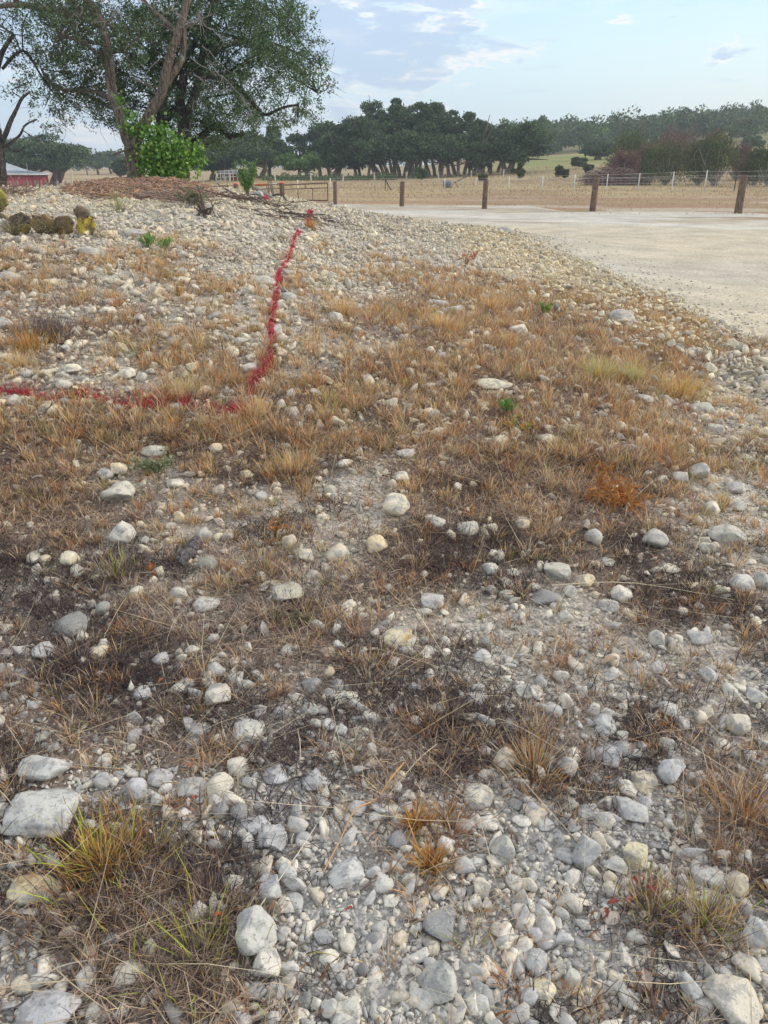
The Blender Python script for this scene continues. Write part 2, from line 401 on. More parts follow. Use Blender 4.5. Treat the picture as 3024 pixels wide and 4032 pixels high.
PAINT = [hit([p[0] for p in l], [p[1] for p in l]) for l in PAINT_PX]
def paint(x, y):
    v = np.zeros(np.shape(x))
    for k, l in enumerate(PAINT):
        d, s = polyd(x, y, l)
        dist = np.hypot(x, y)
        wd = ((.030 if k == 0 else .008) + .0026 * dist) * (.35 + 1.1 * vn(s, s * 0, 4., 50 + k)) + .02 * (vn(x, y, 30, 9) - .5)
        wd = np.maximum(wd, .004); v = np.maximum(v, sstep(1.35, .6, d / wd) * (vn(x, y, 22, 77) > (.30 if k == 0 else .10)))
    return v
def inpoly(x, y, poly):
    c = np.zeros(np.shape(x), bool); n = len(poly)
    for i in range(n):
        x1, y1 = poly[i][:2]; x2, y2 = poly[(i + 1) % n][:2]
        c ^= ((y1 > y) != (y2 > y)) & (x < (x2 - x1) * (y - y1) / (y2 - y1 + 1e-12) + x1)
    return c
def z0(px, py): p = at_z(np.array(float(px)), np.array(float(py)), 0.0); return (float(p[0]), float(p[1]))
ROADP = [z0(3500, 1640), z0(3024, 1440), z0(2600, 1255), z0(2200, 1040), z0(1900, 925), (3.0, 20.8), (-1, 23.5), (-6, 29), (-16, 33), (-16, 38), z0(1150, 797), z0(1400, 803), z0(1700, 806),
         z0(2100, 812), z0(2230, 836), z0(2500, 833), z0(2850, 836), z0(3024, 842), (20, 30), (45, 32), (45, 6), (12, 4)]
def roadsd(x, y):
    d, _ = polyd(x, y, ROADP + [ROADP[0]])
    return np.where(inpoly(x, y, ROADP), d, -d) + .5 * (fbm(x, y, .9, 31) - .5)
def ridge_yellow(px, py):
    """cream coloured rubble along the bank beside the road"""
    d, _ = polyd(px, py, [(1900, 960), (2200, 1090), (2420, 1200), (2700, 1310)])
    return sstep(150, 30, d) + .55 * sstep(860, 790, py) * (px < 1300)
# ------------------------------------------------------------------ ground
def lerp(a, b, t): return a + (np.asarray(b) - a) * t[..., None]
def ground_col(x, y):
    g, px, py = grassmap(x, y); m = mound(x, y)
    n1 = fbm(x, y, .35, 3); n2 = fbm(x, y, 1.7, 4)
    stony = lerp(np.broadcast_to(np.array([.53, .49, .435]), x.shape + (3,)), (.37, .36, .345), sstep(2600, 3300, py))  # darker towards the camera: shade in the gaps between stones, painted into the ground
    stony = lerp(stony, (.56, .51, .42), np.clip(ridge_yellow(px, py), 0, 1))
    soil = lerp(np.broadcast_to(np.array([.20, .155, .125]), x.shape + (3,)), (.15, .13, .12), n2)
    near = lerp(stony, (.25, .20, .165), sstep(.35, .85, g + .5 * (n2 - .5)))
    # fields
    a = x / np.maximum(y, 1)
    fld = lerp(np.broadcast_to(np.array([.44, .345, .205]), x.shape + (3,)), (.36, .265, .165), sstep(.35, .65, fbm(x, y, .12, 8)))
    fld = lerp(fld, (.36, .225, .15), sstep(58, 40, y) * sstep(.3, .6, fbm(x * .3, y, .25, 12)) * .8)
    fld = lerp(fld, (.52, .46, .38), sstep(.60, .72, fbm(x * .5, y, .3, 14)) * sstep(60, 30, y) * .7)
    fld = lerp(fld, (.25, .27, .10), sstep(.06, .17, a) * sstep(85, 150, y) * sstep(.2, .6, fbm(x, y * 2, .03, 15)))
    fld = lerp(fld, (.27, .24, .22), sstep(.1, .2, a) * sstep(160, 190, y) * sstep(260, 210, y) * sstep(.35, .6, fbm(x, y * 2, .02, 16)) * .8)
    fld = lerp(fld, (.30, .27, .14), sstep(60, 20, y) * sstep(.55, .7, fbm(x, y, .4, 19)) * .4)
    c = lerp(near, fld, sstep(21, 27, np.hypot(x * .6, y)) * (1 - sstep(.02, .2, m)))
    mul = sstep(1.0, .6, np.hypot((x - TREE[0] * y / TREE[1] - .05) / 1.1, (y - TREE[1] + 2.0) / 3.2) + .25 * (n2 - .5))
    c = lerp(c, (.26, .15, .10), mul)
    return np.concatenate([c, paint(x, y)[..., None] * (y < 20)[..., None]], -1)
u = np.linspace(-7, 7, 720); v = np.linspace(-2.2, 7.1, 900)
X, Y = np.meshgrid(1.2 * np.sinh(u), 1.5 * np.sinh(v)); Zg = H(X, Y)
Zg = Zg - .03 * sstep(.3, 1.2, roadsd(X, Y))
fine = sstep(14, 6, np.hypot(X, Y)); Zg = Zg + fine * .012 * (fbm(X, Y, 9, 40, 3) - .5)
m = MB(); nx = len(u); ii = np.arange(len(v) - 1)[:, None] * nx + np.arange(nx - 1)[None]
m.add(np.stack([X, Y, Zg], -1).reshape(-1, 3), np.stack([ii, ii + 1, ii + nx + 1, ii + nx], -1).reshape(-1, 4), ground_col(X, Y).reshape(-1, 4))
m.build('ground', M_GROUND, origin=(0, 0, 0), smooth=True, props=dict(kind='structure'))
# ------------------------------------------------------------------ caliche road
xs = np.arange(-16, 45, .14); ys = np.arange(3, 40, .12); X, Y = np.meshgrid(xs, ys); s = roadsd(X, Y)
Zr = mound(X, Y) + far(X, Y) + np.clip(s * .05, -.03, .012) + .008 * (fbm(X, Y, .8, 60) - .5)
track = sstep(1.0, .35, np.abs(polyd(X, Y, [z0(2950, 900), z0(2300, 875), z0(1900, 858), z0(1500, 838), z0(1330, 830), z0(1000, 828)])[0]))
c = lerp(np.broadcast_to(np.array([.57, .50, .385]), X.shape + (3,)), (.51, .47, .39), sstep(.35, .65, fbm(X, Y * 1.5, .15, 61)))
c = lerp(c, (.55, .52, .46), sstep(22, 27, Y)); c = lerp(c, (.60, .57, .51), track)
c = lerp(c, (.42, .34, .24), sstep(.5, .68, fbm(X * .4, Y, .5, 63)) * sstep(18, 21, Y) * .7 * (1 - track))
c = lerp(c, (.30, .22, .16), sstep(.62, .75, fbm(X * .3, Y, 1.1, 64)) * sstep(24, 28, Y) * .7)
m = MB(); nx = len(xs); ii = np.arange(len(ys) - 1)[:, None] * nx + np.arange(nx - 1)[None]
keep = (s[:-1, :-1] > -.7)
m.add(np.stack([X, Y, Zr], -1).reshape(-1, 3), np.stack([ii, ii + 1, ii + nx + 1, ii + nx], -1)[keep], np.concatenate([c, np.zeros(X.shape + (1,))], -1).reshape(-1, 4))
m.build('road', M_ROAD, origin=(0, 0, 0), smooth=True, props=dict(kind='structure'))
# ------------------------------------------------------------------ rocks
def ico(sub):
    import bmesh
    b = bmesh.new(); bmesh.ops.create_icosphere(b, subdivisions=sub, radius=1.0)
    v = np.array([q.co[:] for q in b.verts]); f = np.array([[q.index for q in p.verts] for p in b.faces]); b.free()
    v /= np.linalg.norm(v, axis=1)[:, None]; return v, f
ICO = {k: ico(k) for k in (1, 2, 3, 4)}
def rock_shape(sub, ncut, hard=.92, rough=0.0, lo=.55, hi=.9):
    v, f = ICO[sub]; v = v.copy()
    for _ in range(ncut):
        d = rng.normal(size=3); d /= np.linalg.norm(d); h = rng.uniform(lo, hi)
        s = np.maximum(v @ d - h, 0); v -= np.outer(s * hard, d)
    if rough:
        o = Vector(rng.uniform(-50, 50, 3))
        k = np.array([mnoise.fractal(Vector(p) * 1.6 + o, .7, 2.1, 5) for p in v]); v *= (1 + rough * k)[:, None]
    lo_, hi_ = v.min(0), v.max(0); return (v - (lo_ + hi_) / 2) / ((hi_ - lo_) / 2), f
STC = dict(g=(.54, .545, .545), w=(.71, .69, .63), t=(.68, .60, .46), o=(.66, .62, .54), d=(.30, .305, .315), y=(.72, .66, .48))
RK = {}
RK['A'] = (0, 2800, .904, """200,400,300,220,g 190,240,230,110,g 235,155,70,45,g 185,105,70,50,w 165,765,235,125,t 600,340,95,130,g 700,280,115,80,g 840,320,140,95,g 960,325,115,110,o
690,385,60,75,g 600,430,50,50,w 965,430,75,95,d 1045,435,80,80,d 1105,480,125,95,g 1185,545,140,110,g 870,75,100,60,g 845,130,70,50,g 1080,80,140,110,g 500,500,100,40,t 140,645,60,60,g 215,630,50,50,g
1020,730,90,90,w 1235,670,75,90,w 1255,715,80,100,g 1180,775,105,130,g 1285,830,90,90,g 1120,950,185,230,g 1165,1090,125,130,w 1110,1215,115,80,g 1200,1190,50,60,w 575,1140,150,110,w 215,1290,260,180,g
110,1180,120,80,t 1380,290,130,100,g 1200,270,110,90,g 1510,690,160,130,g 1560,410,85,75,g 1625,230,80,45,w 1490,80,70,65,g 1430,60,60,60,g 1410,980,95,75,g 1515,1000,90,85,o 1435,1075,95,90,w
1335,1255,65,85,d 1535,1290,90,110,w 1310,1320,85,60,w 1435,1290,75,100,g 1630,1160,80,80,w 820,500,80,50,g 800,440,70,50,w 890,625,70,50,g 840,605,50,40,g 740,540,50,40,w 660,870,45,45,g""")
RK['B'] = (1500, 2800, .9186, """525,190,120,105,t 975,180,130,100,g 795,235,100,100,g 1130,295,110,100,t 1235,255,130,130,g 1230,135,90,80,g 960,60,100,80,g 1365,30,65,80,t 1295,45,75,55,o 1520,50,110,110,o 1455,130,80,60,w
415,345,140,120,o 455,470,110,95,w 580,390,70,60,d 645,415,65,80,g 600,460,90,65,w 700,480,90,55,g 885,420,100,75,g 1075,420,130,115,g 1130,385,80,70,g 1230,465,45,110,w 1215,525,60,45,w 1280,570,80,60,w
1085,615,110,115,y 280,575,85,90,w 75,545,90,85,d 520,590,110,120,g 870,600,130,130,g 785,615,85,80,g 630,730,100,80,o 430,760,80,90,o 405,810,65,70,w 255,915,150,130,d 280,1000,60,45,o 505,930,75,65,o
645,835,55,75,w 700,905,110,90,o 665,945,75,75,g 660,1070,105,110,g 690,1190,120,120,y 245,1130,150,270,g 430,1190,90,90,g 375,1230,60,60,g 820,1150,80,90,g 1200,1105,110,60,w 1320,1155,110,240,g
1500,1220,220,210,o 1600,940,130,150,g 1570,1090,130,110,o 1400,700,140,110,g 1525,735,110,120,t 1370,630,55,55,w 1305,765,75,45,w 1225,790,45,65,w 1400,800,130,80,g 1500,800,70,65,g 1560,835,70,70,g
980,760,70,70,o 985,880,80,60,t 1010,475,50,45,w 80,280,50,60,t 55,420,70,50,w 110,405,70,60,g""")
RK['C'] = (0, 1700, .904, """520,265,145,110,g 465,185,70,55,g 520,165,75,70,t 670,85,130,50,g 540,445,115,105,g 785,375,55,60,t 635,472,35,55,w 885,450,90,80,g 905,580,80,85,d 425,535,60,40,w 345,610,70,65,w 305,560,80,80,w
150,550,70,50,w 695,615,60,60,w 780,705,80,70,o 405,755,45,55,g 450,770,70,75,d 320,830,160,100,d 600,700,70,55,w 190,950,110,80,g 435,960,90,75,t 90,1045,80,55,g 945,1035,85,80,g 960,1145,110,110,o
625,1130,100,65,g 1255,945,65,55,g 1355,1105,95,85,d 1470,1105,65,65,d 1435,1045,60,55,t 1505,1150,120,70,w 1350,1205,90,75,g 870,1290,110,65,w 1085,1290,140,110,g 1250,690,150,100,g 1260,485,75,80,t
1335,540,80,70,o 1475,530,110,90,o 1640,490,100,90,t 1140,630,50,50,w 1080,185,70,45,t 1500,140,80,40,w 1440,255,60,50,g 1520,750,75,55,w 905,750,110,80,g 955,250,60,45,t 705,985,80,70,g 785,965,45,50,t""")
RK['D'] = (1500, 1700, .9186, """65,315,120,110,w 375,405,110,75,g 475,410,55,45,w 240,390,75,60,g 85,195,70,60,w 105,90,85,55,g 515,40,75,50,w 330,240,40,40,w 1365,175,95,85,g 1280,205,70,75,g
1515,240,80,70,g 1410,330,75,70,w 1530,325,70,50,g 1480,440,170,85,g 1395,500,70,60,g 1170,460,110,90,g 910,455,80,85,g 965,555,75,40,g 480,525,40,45,w 465,585,80,65,g 565,600,65,40,w 750,595,120,90,g 873,630,105,65,y
1030,695,100,80,w 975,740,105,60,g 700,700,130,70,d 810,690,60,65,g 910,697,50,40,t 225,715,110,80,g 65,875,145,90,y 570,750,40,40,w 605,775,40,40,g 465,830,45,35,w 440,900,60,50,d 430,955,85,70,g
275,945,45,45,w 110,930,70,50,g 1290,770,50,45,w 1545,650,100,90,g 1630,640,70,80,g 1190,1005,80,55,g 990,985,70,70,t 1180,890,80,90,g 1360,875,110,60,g 1395,1045,70,80,g 1490,1105,70,90,g 1610,1130,90,70,g
1380,1205,80,90,t 1290,1245,70,60,o 1230,1180,105,75,g 625,1105,100,70,g 735,1185,85,70,g 500,1180,45,45,w 180,1220,35,45,w 240,1180,75,50,g 410,1140,110,60,g 955,1240,100,90,g""")
RK['E'] = (0, 700, .904, """20,640,100,60,g 475,583,70,40,w 610,615,60,40,g 520,660,35,35,g 405,325,130,45,g 475,248,75,35,t 590,248,110,45,g 795,410,40,55,g 800,450,65,40,w 1415,420,45,35,w 1465,615,75,60,g
1205,670,60,60,g 1255,520,75,40,g 1140,455,125,50,g 1360,258,60,32,t 1605,885,55,55,w 315,835,80,50,w 275,900,90,50,g 555,850,90,50,w 620,870,50,45,g 120,855,60,40,g 560,925,70,30,w 630,955,50,40,t 1070,700,50,50,w
810,520,50,30,w 40,435,110,50,g 225,455,100,30,t 150,510,50,40,w 290,740,50,35,g 5,220,80,80,g 290,85,45,22,w 470,112,70,26,t 735,125,45,22,t 1250,415,80,25,g 1480,480,50,30,w 20,780,80,30,w""")
RK['F'] = (1500, 800, .9186, """520,128,105,42,d 1040,512,115,95,g 240,430,105,35,g 310,460,80,35,g 585,550,85,55,w 215,632,45,32,w 260,655,45,35,g 205,888,50,30,w 475,775,180,45,w 1125,840,80,45,g 1070,860,35,45,w
1370,880,110,50,g 1240,745,50,28,w 1425,970,85,55,g 710,1010,80,50,w 645,395,45,35,y 1085,420,45,30,y 970,400,40,28,y 1155,530,60,35,y 1340,640,90,40,g""")
rocks = []
for key, (ox, oy, sc, txt) in RK.items():
    for k, item in enumerate(txt.split()):
        a = item.split(','); rocks.append([ox + float(a[0]) * sc, oy + float(a[1]) * sc, float(a[2]) * sc, float(a[3]) * sc, a[4], key + str(k)])
tries = 0
while len(rocks) < 300 and tries < 4000:
    tries += 1
    x, y = rng.uniform(20, 3000), rng.uniform(1000, 4000); wv = rng.uniform(48, 75)
    if y < 1400 and x > 2200: continue
    if min(math.hypot(x - r[0], (y - r[1])) - .6 * (wv + max(r[2], r[3])) for r in rocks) < 8: continue
    rocks.append([x, y, wv, wv * rng.uniform(.6, .9), 'gwgt'[rng.integers(4)], 'z'])
rocks = rocks[:300]
SPECIAL = {'A0': 'largest pale boulder at the lower left with a yellow scar, above the tuft', 'A1': 'flat grey rock half buried behind the big pale boulder at the left', 'A4': 'long tan slab lying against the left side of the big green-gold tuft',
 'A26': 'tall grey boulder beside dark burnt-looking grass, left of bottom centre', 'A27': 'cracked whitish rock touching the foot of the tall grey boulder', 'A31': 'big grey rock with an orange scar in the bottom left corner', 'A30': 'white rock between the two clumps of dark grass at the bottom left',
 'B23': 'smooth cream-white rock with an orange edge, alone in the grey gravel at right', 'B24': 'egg-shaped white rock beside the three short bristly orange tufts', 'B32': 'dark mossy rock with a yellow top in the bottom gravel', 'B39': 'broad cream-white faceted rock near the bottom edge, right of centre',
 'B40': 'long blue-grey rock sunk in the gravel at bottom centre', 'B45': 'tall grey rock standing on end near the bottom right corner', 'B46': 'biggest rock in the bottom right corner, grey with orange stains', 'B20': 'thin white upright stone like a finger, right of centre',
 'B11': 'round grey rock with an orange patch above the gravel, right of centre', 'C0': 'flat square grey slab among dark grass on the left, below the grey-green weed', 'C4': 'round pitted grey rock below the square slab', 'C3': 'long thin grey rock beside the top of the grey-green weed',
 'C23': 'cream rock with orange tint standing in dark grass left of centre', 'C36': 'long cream and grey rock with an orange tip, left of the two bare dirt boulders', 'C37': 'leaning tan and grey boulder on the bare dirt patch at centre',
 'D0': 'white boulder at the top of the bare dirt patch in the middle', 'D22': 'pale yellow rock by itself at the edge of the brown grass, right of centre', 'D29': 'oblong yellow-cream rock, the yellowest, in the middle of the slope', 'D13': 'curved dark grey rock like a horn beside the right edge gravel',
 'E9': 'small bluish white block of stone standing right of the red painted line', 'E10': 'rounded grey boulder in dry grass right of the red painted line', 'E4': 'long low grey rock on the stony bank below the cactus pads', 'E6': 'layered grey ledge rock on the bank right of the cactus pads',
 'E13': 'long flat blue-grey slab left of the red painted line', 'F0': 'grey-brown boulder on top of the bank against the pale road', 'F1': 'dark faceted boulder half way along the bank beside the road', 'F8': 'long whitish ledge rock lying flat in the brown grass', 'E29': 'big leaning grey boulder at the left edge under the cactus'}
LAND = {(400, 3400): 'green-gold tuft', (780, 3720): 'wispy bottom tuft', (630, 1850): 'grey-green weed', (725, 2190): 'bark chunk', (1560, 2504): 'yellowest oblong rock', (2490, 3365): 'smooth cream-white rock', (1640, 3280): 'bristly orange tufts',
        (2880, 3920): 'biggest bottom-right boulder', (1030, 3670): 'tall grey boulder', (180, 3160): 'largest pale boulder', (2450, 1980): 'orange fern patch', (1560, 1990): 'bare-dirt white boulder', (2000, 1625): 'small green sprout', (2455, 1270): 'dark faceted bank boulder',
        (1075, 1300): 'red painted line', (590, 980): 'left green sprig', (2550, 3560): 'red leaves', (1490, 3120): 'long leaning stalk'}
CN = dict(g='grey', w='whitish', t='tan', o='orange-stained', d='charcoal', y='cream')
ORDN = ['nearest', 'second nearest', 'third nearest', 'fourth nearest', 'fifth nearest', 'sixth nearest', 'seventh nearest', 'eighth nearest', 'ninth nearest', 'tenth nearest', 'eleventh nearest', 'twelfth nearest', 'thirteenth nearest', 'fourteenth nearest', 'fifteenth nearest', 'sixteenth nearest']
DIRN = ['to the right of', 'below and right of', 'below', 'below and left of', 'to the left of', 'above and left of', 'above', 'above and right of']
keys = list(LAND); buck = {}
for r in rocks:
    if r[5] in SPECIAL: r.append(SPECIAL[r[5]]); continue
    d = [math.hypot(r[0] - k[0], r[1] - k[1]) for k in keys]; j = int(np.argmin(d)); a = math.atan2(r[1] - keys[j][1], r[0] - keys[j][0])
    buck.setdefault((j, int(round(a / (math.pi / 4))) % 8, r[4]), []).append((d[j], r))
for (j, o, c), L in buck.items():
    L.sort(key=lambda q: q[0])
    for k, (d, r) in enumerate(L):
        asp = r[3] / r[2]; shape = 'upright' if asp > 1.25 else 'rounded' if asp > .8 else 'oblong' if asp > .5 else 'flat'
        tail = ' of the ' + CN[c] + ' rocks ' if len(L) > 1 else ' '
        if len(L) == 1: r.append('%s %s rock, only %s one %s the %s' % (shape, CN[c], CN[c], DIRN[o], LAND[keys[j]]))
        else: r.append('%s %s rock, %s %s one %s the %s' % (shape, CN[c], ORDN[min(k, 15)], CN[c], DIRN[o], LAND[keys[j]]))
gp = hit([r[0] for r in rocks], [r[1] + .22 * r[3] for r in rocks])
ROCKXY = []
for r, g in zip(rocks, gp):
    px, py, wp, hp, c, key, label = r
    big = wp * hp > 9000
    _, _, d = project(g); Wm = wp * d / FPX
    ang = math.atan2(CAMZ - g[2], math.hypot(g[0], g[1])); Hs = hp * d / FPX
    D = min(Wm * (1.15 if hp / wp > .5 else .6), Hs / max(math.sin(ang), .15) * .92)
    Hh = math.sqrt(max(Hs ** 2 - (D * math.sin(ang)) ** 2, 0)) / math.cos(ang)
    Hh = min(max(Hh, .38 * min(Wm, D)), .95 * max(Wm, D))
    v, f = rock_shape(4 if big else 3, rng.integers(7, 13), .9, .10, .5, .85)
    tilt = rand_rot(1)[0] if not big and abs(hp / wp - .9) < .35 else np.eye(3)
    v = v @ tilt.T; v /= np.abs(v).max(0)
    v = v * np.array([Wm / 2, D / 2, Hh / 2])
    v = v @ rotz(rng.uniform(-.2, .2) - math.atan2(g[0], g[1]) * .0).T
    cen = np.array([g[0], g[1], 0.]); cen[2] = float(H(g[0], g[1])) + Hh * .26
    V = v + cen
    tint = np.array(STC[c]) * (1 + (np.array([1.06, 1.0, .89]) - 1) * float(sstep(2900, 1900, py))) * rng.uniform(.86, 1.06) * np.array([1.01, .99, .95 + .04 * rng.normal()])
    C = np.concatenate([np.tile(tint, (len(V), 1)), paint(V[:, 0], V[:, 1])[:, None]], -1)
    m = MB(); m.add(V, f, C)
    gr = 'loose limestone rocks on the slope'
    m.build('limestone_rock', M_STAIN if c in 'oyt' else M_STONE, origin=(cen[0], cen[1], float(H(g[0], g[1]))), smooth=True, props=dict(label=label, category='rock', group=gr))
    ROCKXY.append((cen[0], cen[1], (Wm + D) / 4, Hh))
ROCKXY = np.array(ROCKXY)
def rock_clear(x, y, k=.8):
    ok = np.ones(len(x), bool)
    for a in ROCKXY: ok &= (x - a[0]) ** 2 + (y - a[1]) ** 2 > (a[2] * k) ** 2
    return ok
def scatter_mesh(name, X, Y, S, protos, tint, matl, label, embed=.29, flat=.84, category='stones', zadd=0):
    m = MB(); N = len(X); pid = rng.integers(0, len(protos), N); Zp = H(X, Y); npd = np.minimum.reduce([polyd(X, Y, l)[0] for l in PAINT]) < .35
    Rr = rand_rot(N)
    for k, (pv, pf) in enumerate(protos):
        q = np.where(pid == k)[0]
        if not len(q): continue
        sc = S[q][:, None] * np.stack([rng.uniform(.75, 1.25, len(q)), rng.uniform(.6, 1.0, len(q)), rng.uniform(.36, .85, len(q))], -1) / 2
        v = pv[None] * sc[:, None, :]
        v = np.einsum('nij,nkj->nki', Rr[q], v); v[..., 2] *= flat
        v += np.stack([X[q], Y[q], Zp[q] + S[q] * (.5 - embed) * .6 + zadd * rng.random(len(q))], -1)[:, None, :]
        nv = pv.shape[0]; F = (pf[None] + (np.arange(len(q)) * nv)[:, None, None]).reshape(-1, 3)
        C = np.repeat(np.c_[tint[q], 0 * S[q]], nv, 0); w2 = np.repeat(npd[q], nv); vv = v.reshape(-1, 3)[w2]; C[w2, 3] = paint(vv[:, 0], vv[:, 1]) if len(vv) else 0
        m.add(v.reshape(-1, 3), F, C)
    return m.build(name, matl, origin=(0, 4, 0), props=dict(label=label, category=category, kind='stuff'))
P1 = [rock_shape(1, rng.integers(6, 10), 1.0, .04, .22, .68) for _ in range(26)]
P2 = [rock_shape(2, rng.integers(8, 13), 1.0, .04, .24, .7) for _ in range(34)]
def f_pebble(t):
    pos = t.n('ShaderNodeNewGeometry').outputs['Position']
    at = t.n('ShaderNodeAttribute', attribute_name='col'); c = at.outputs['Color']
    n1 = t.noise(pos, 45, 4, .6); n2 = t.noise(pos, 160, 3, .6)
    c = t.mix(t.mr(n1, .48, .62, 0, .5), c, rgb(.28, .28, .29)); c = t.mix(t.mr(n2, .55, .66, 0, .4), c, rgb(.16, .16, .17))
    c = t.mix(t.math('MULTIPLY', at.outputs['Alpha'], .92), c, RED)
    pbsdf(t, c, .93, n2, .5, .004)
M_PEB = mat('limestone_gravel', f_pebble)
def cand(N, y0, y1, p=1.0, ext=1.12):
    """points spread evenly on the ground of the view wedge, denser near the camera"""
    a = rng.random(N); e = 2 - p
    Yc = (y0 ** e + (y1 ** e - y0 ** e) * a) ** (1 / e) if abs(e) > 1e-3 else y0 * (y1 / y0) ** a
    hw = .5 * ext * (Yc * .98 + .7) + .15
    return rng.uniform(-1, 1, N) * hw, Yc
def ptint(px, py, N, bright=1.0):
    pal = np.array([(.58, .575, .56), (.66, .64, .59), (.50, .505, .515), (.40, .405, .42), (.74, .72, .65), (.60, .55, .47), (.28, .28, .29)])
    w_ = np.array([.28, .22, .18, .12, .08, .08, .04]); t = pal[rng.choice(len(pal), N, p=w_)]
    t = t * rng.uniform(.85, 1.12, (N, 1)); yv = np.clip(ridge_yellow(px, py), 0, 1)[:, None] * (rng.random((N, 1)) < .75)
    t = t * (1 - yv) + yv * np.array([.72, .67, .545]) * rng.uniform(.8, 1.1, (N, 1))
    mid = (sstep(2900, 1900, py))[:, None]
    t = t * (1 - mid * (1 - np.array([1.07, 1.0, .87])))
    return t * bright * np.array([1.02, .985, .925])
# fine gravel near the camera
def gravel(N, y0, y1, smin, smax, protos, name, label, gpow=1.0, p=1.6, zadd=0, keepfun=None):
    X, Y = cand(N, y0, y1, p); g, px, py = grassmap(X, Y)
    n1 = fbm(X, Y, 1.6, 70); g2 = np.clip(g + .5 * (n1 - .5), 0, 1)
    k = (rng.random(N) > g2 * gpow) & rock_clear(X, Y, .85) & (roadsd(X, Y) < .25)
    k &= ~((np.hypot((X - TREE[0] * Y / TREE[1] - .05) / .95, (Y - TREE[1] + 2.0) / 2.8) < 1))
    if keepfun is not None: k &= keepfun(X, Y, px, py)
    X, Y, px, py = X[k], Y[k], px[k], py[k]
    S = smin * (smax / smin) ** (rng.random(len(X)) ** 2.1)
    return scatter_mesh(name, X, Y, S, protos, ptint(px, py, len(X)), M_PEB, label, zadd=zadd)
gravel(76000, .75, 4.2, .006, .026, P1, 'gravel', 'fine pale limestone gravel covering the lower slope', .62, 1.7)
gravel(11500, .75, 5.5, .022, .070, P2, 'gravel', 'grey and white pebbles strewn between the rocks in the foreground', .74, 1.4)
gravel(30000, 4.0, 9.0, .018, .055, P1, 'gravel', 'small broken limestone covering the middle of the slope', .66, 1.3)
gravel(5600, 4.2, 10.0, .05, .11, P2, 'stone_scatter', 'fist sized limestone pieces strewn over the middle of the slope', .66, 1.3)
up = lambda X, Y, px, py: (mound(X, Y) > .03)
gravel(80000, 7.0, 20.0, .016, .062, P1, 'rubble', 'white limestone rubble covering the upper bank', .9, 1.0, .02, up)
gravel(6500, 7.0, 20.0, .045, .125, P2, 'rubble', 'blocky pale limestone lumps on the upper bank', .8, .9, .02, up)
# bank beside the road and stones spilled on it
def bank(X, Y, px, py):
    d, _ = polyd(px, py, [(1340, 850), (1600, 880), (1900, 930), (2200, 1050), (2400, 1160), (2600, 1250), (2850, 1370), (3024, 1470), (3300, 1650)])
    return d < (50 + 90 * sstep(900, 1300, py)) * (.6 + .8 * rng.random(len(X)))
gravel(24000, 5.5, 19.0, .03, .105, P2, 'rubble', 'cream and grey rubble piled in a bank along the road edge', .2, 1.0, .10, bank)
# stones lying loose on the caliche
def road_stones():
    N = 16000; Y = 5.5 * (31 / 5.5) ** rng.random(N); X = rng.uniform(-.1, .62, N) * Y; s = roadsd(X, Y)
    k = (s > .15) & (s < .3 + 1.6 * rng.random(N) ** 3); X, Y = X[k], Y[k]; n = len(X)
    S = rng.uniform(.010, .035, n) * (.7 + Y * .045)
    m = MB(); pid = rng.integers(0, len(P1), n); Rr = rand_rot(n)
    T = np.array([(.66, .62, .54), (.62, .58, .49), (.74, .69, .56), (.56, .54, .49)])[rng.integers(0, 4, n)]
    for k, (pv, pf) in enumerate(P1):
        q = np.where(pid == k)[0]; v = np.einsum('nij,nkj->nki', Rr[q], pv[None] * S[q][:, None, None] / 2); v[..., 2] *= .7
        v += np.stack([X[q], Y[q], mound(X[q], Y[q]) + .014 + S[q] * .18], -1)[:, None, :]; nv = len(pv)
        m.add(v.reshape(-1, 3), (pf[None] + (np.arange(len(q)) * nv)[:, None, None]).reshape(-1, 3), np.repeat(np.c_[T[q], np.zeros(len(q))], nv, 0))
    m.build('road_gravel', M_PEB, origin=(8, 12, 0), props=dict(label='loose stones scattered over the pale caliche road', category='stones', kind='stuff'))
road_stones()
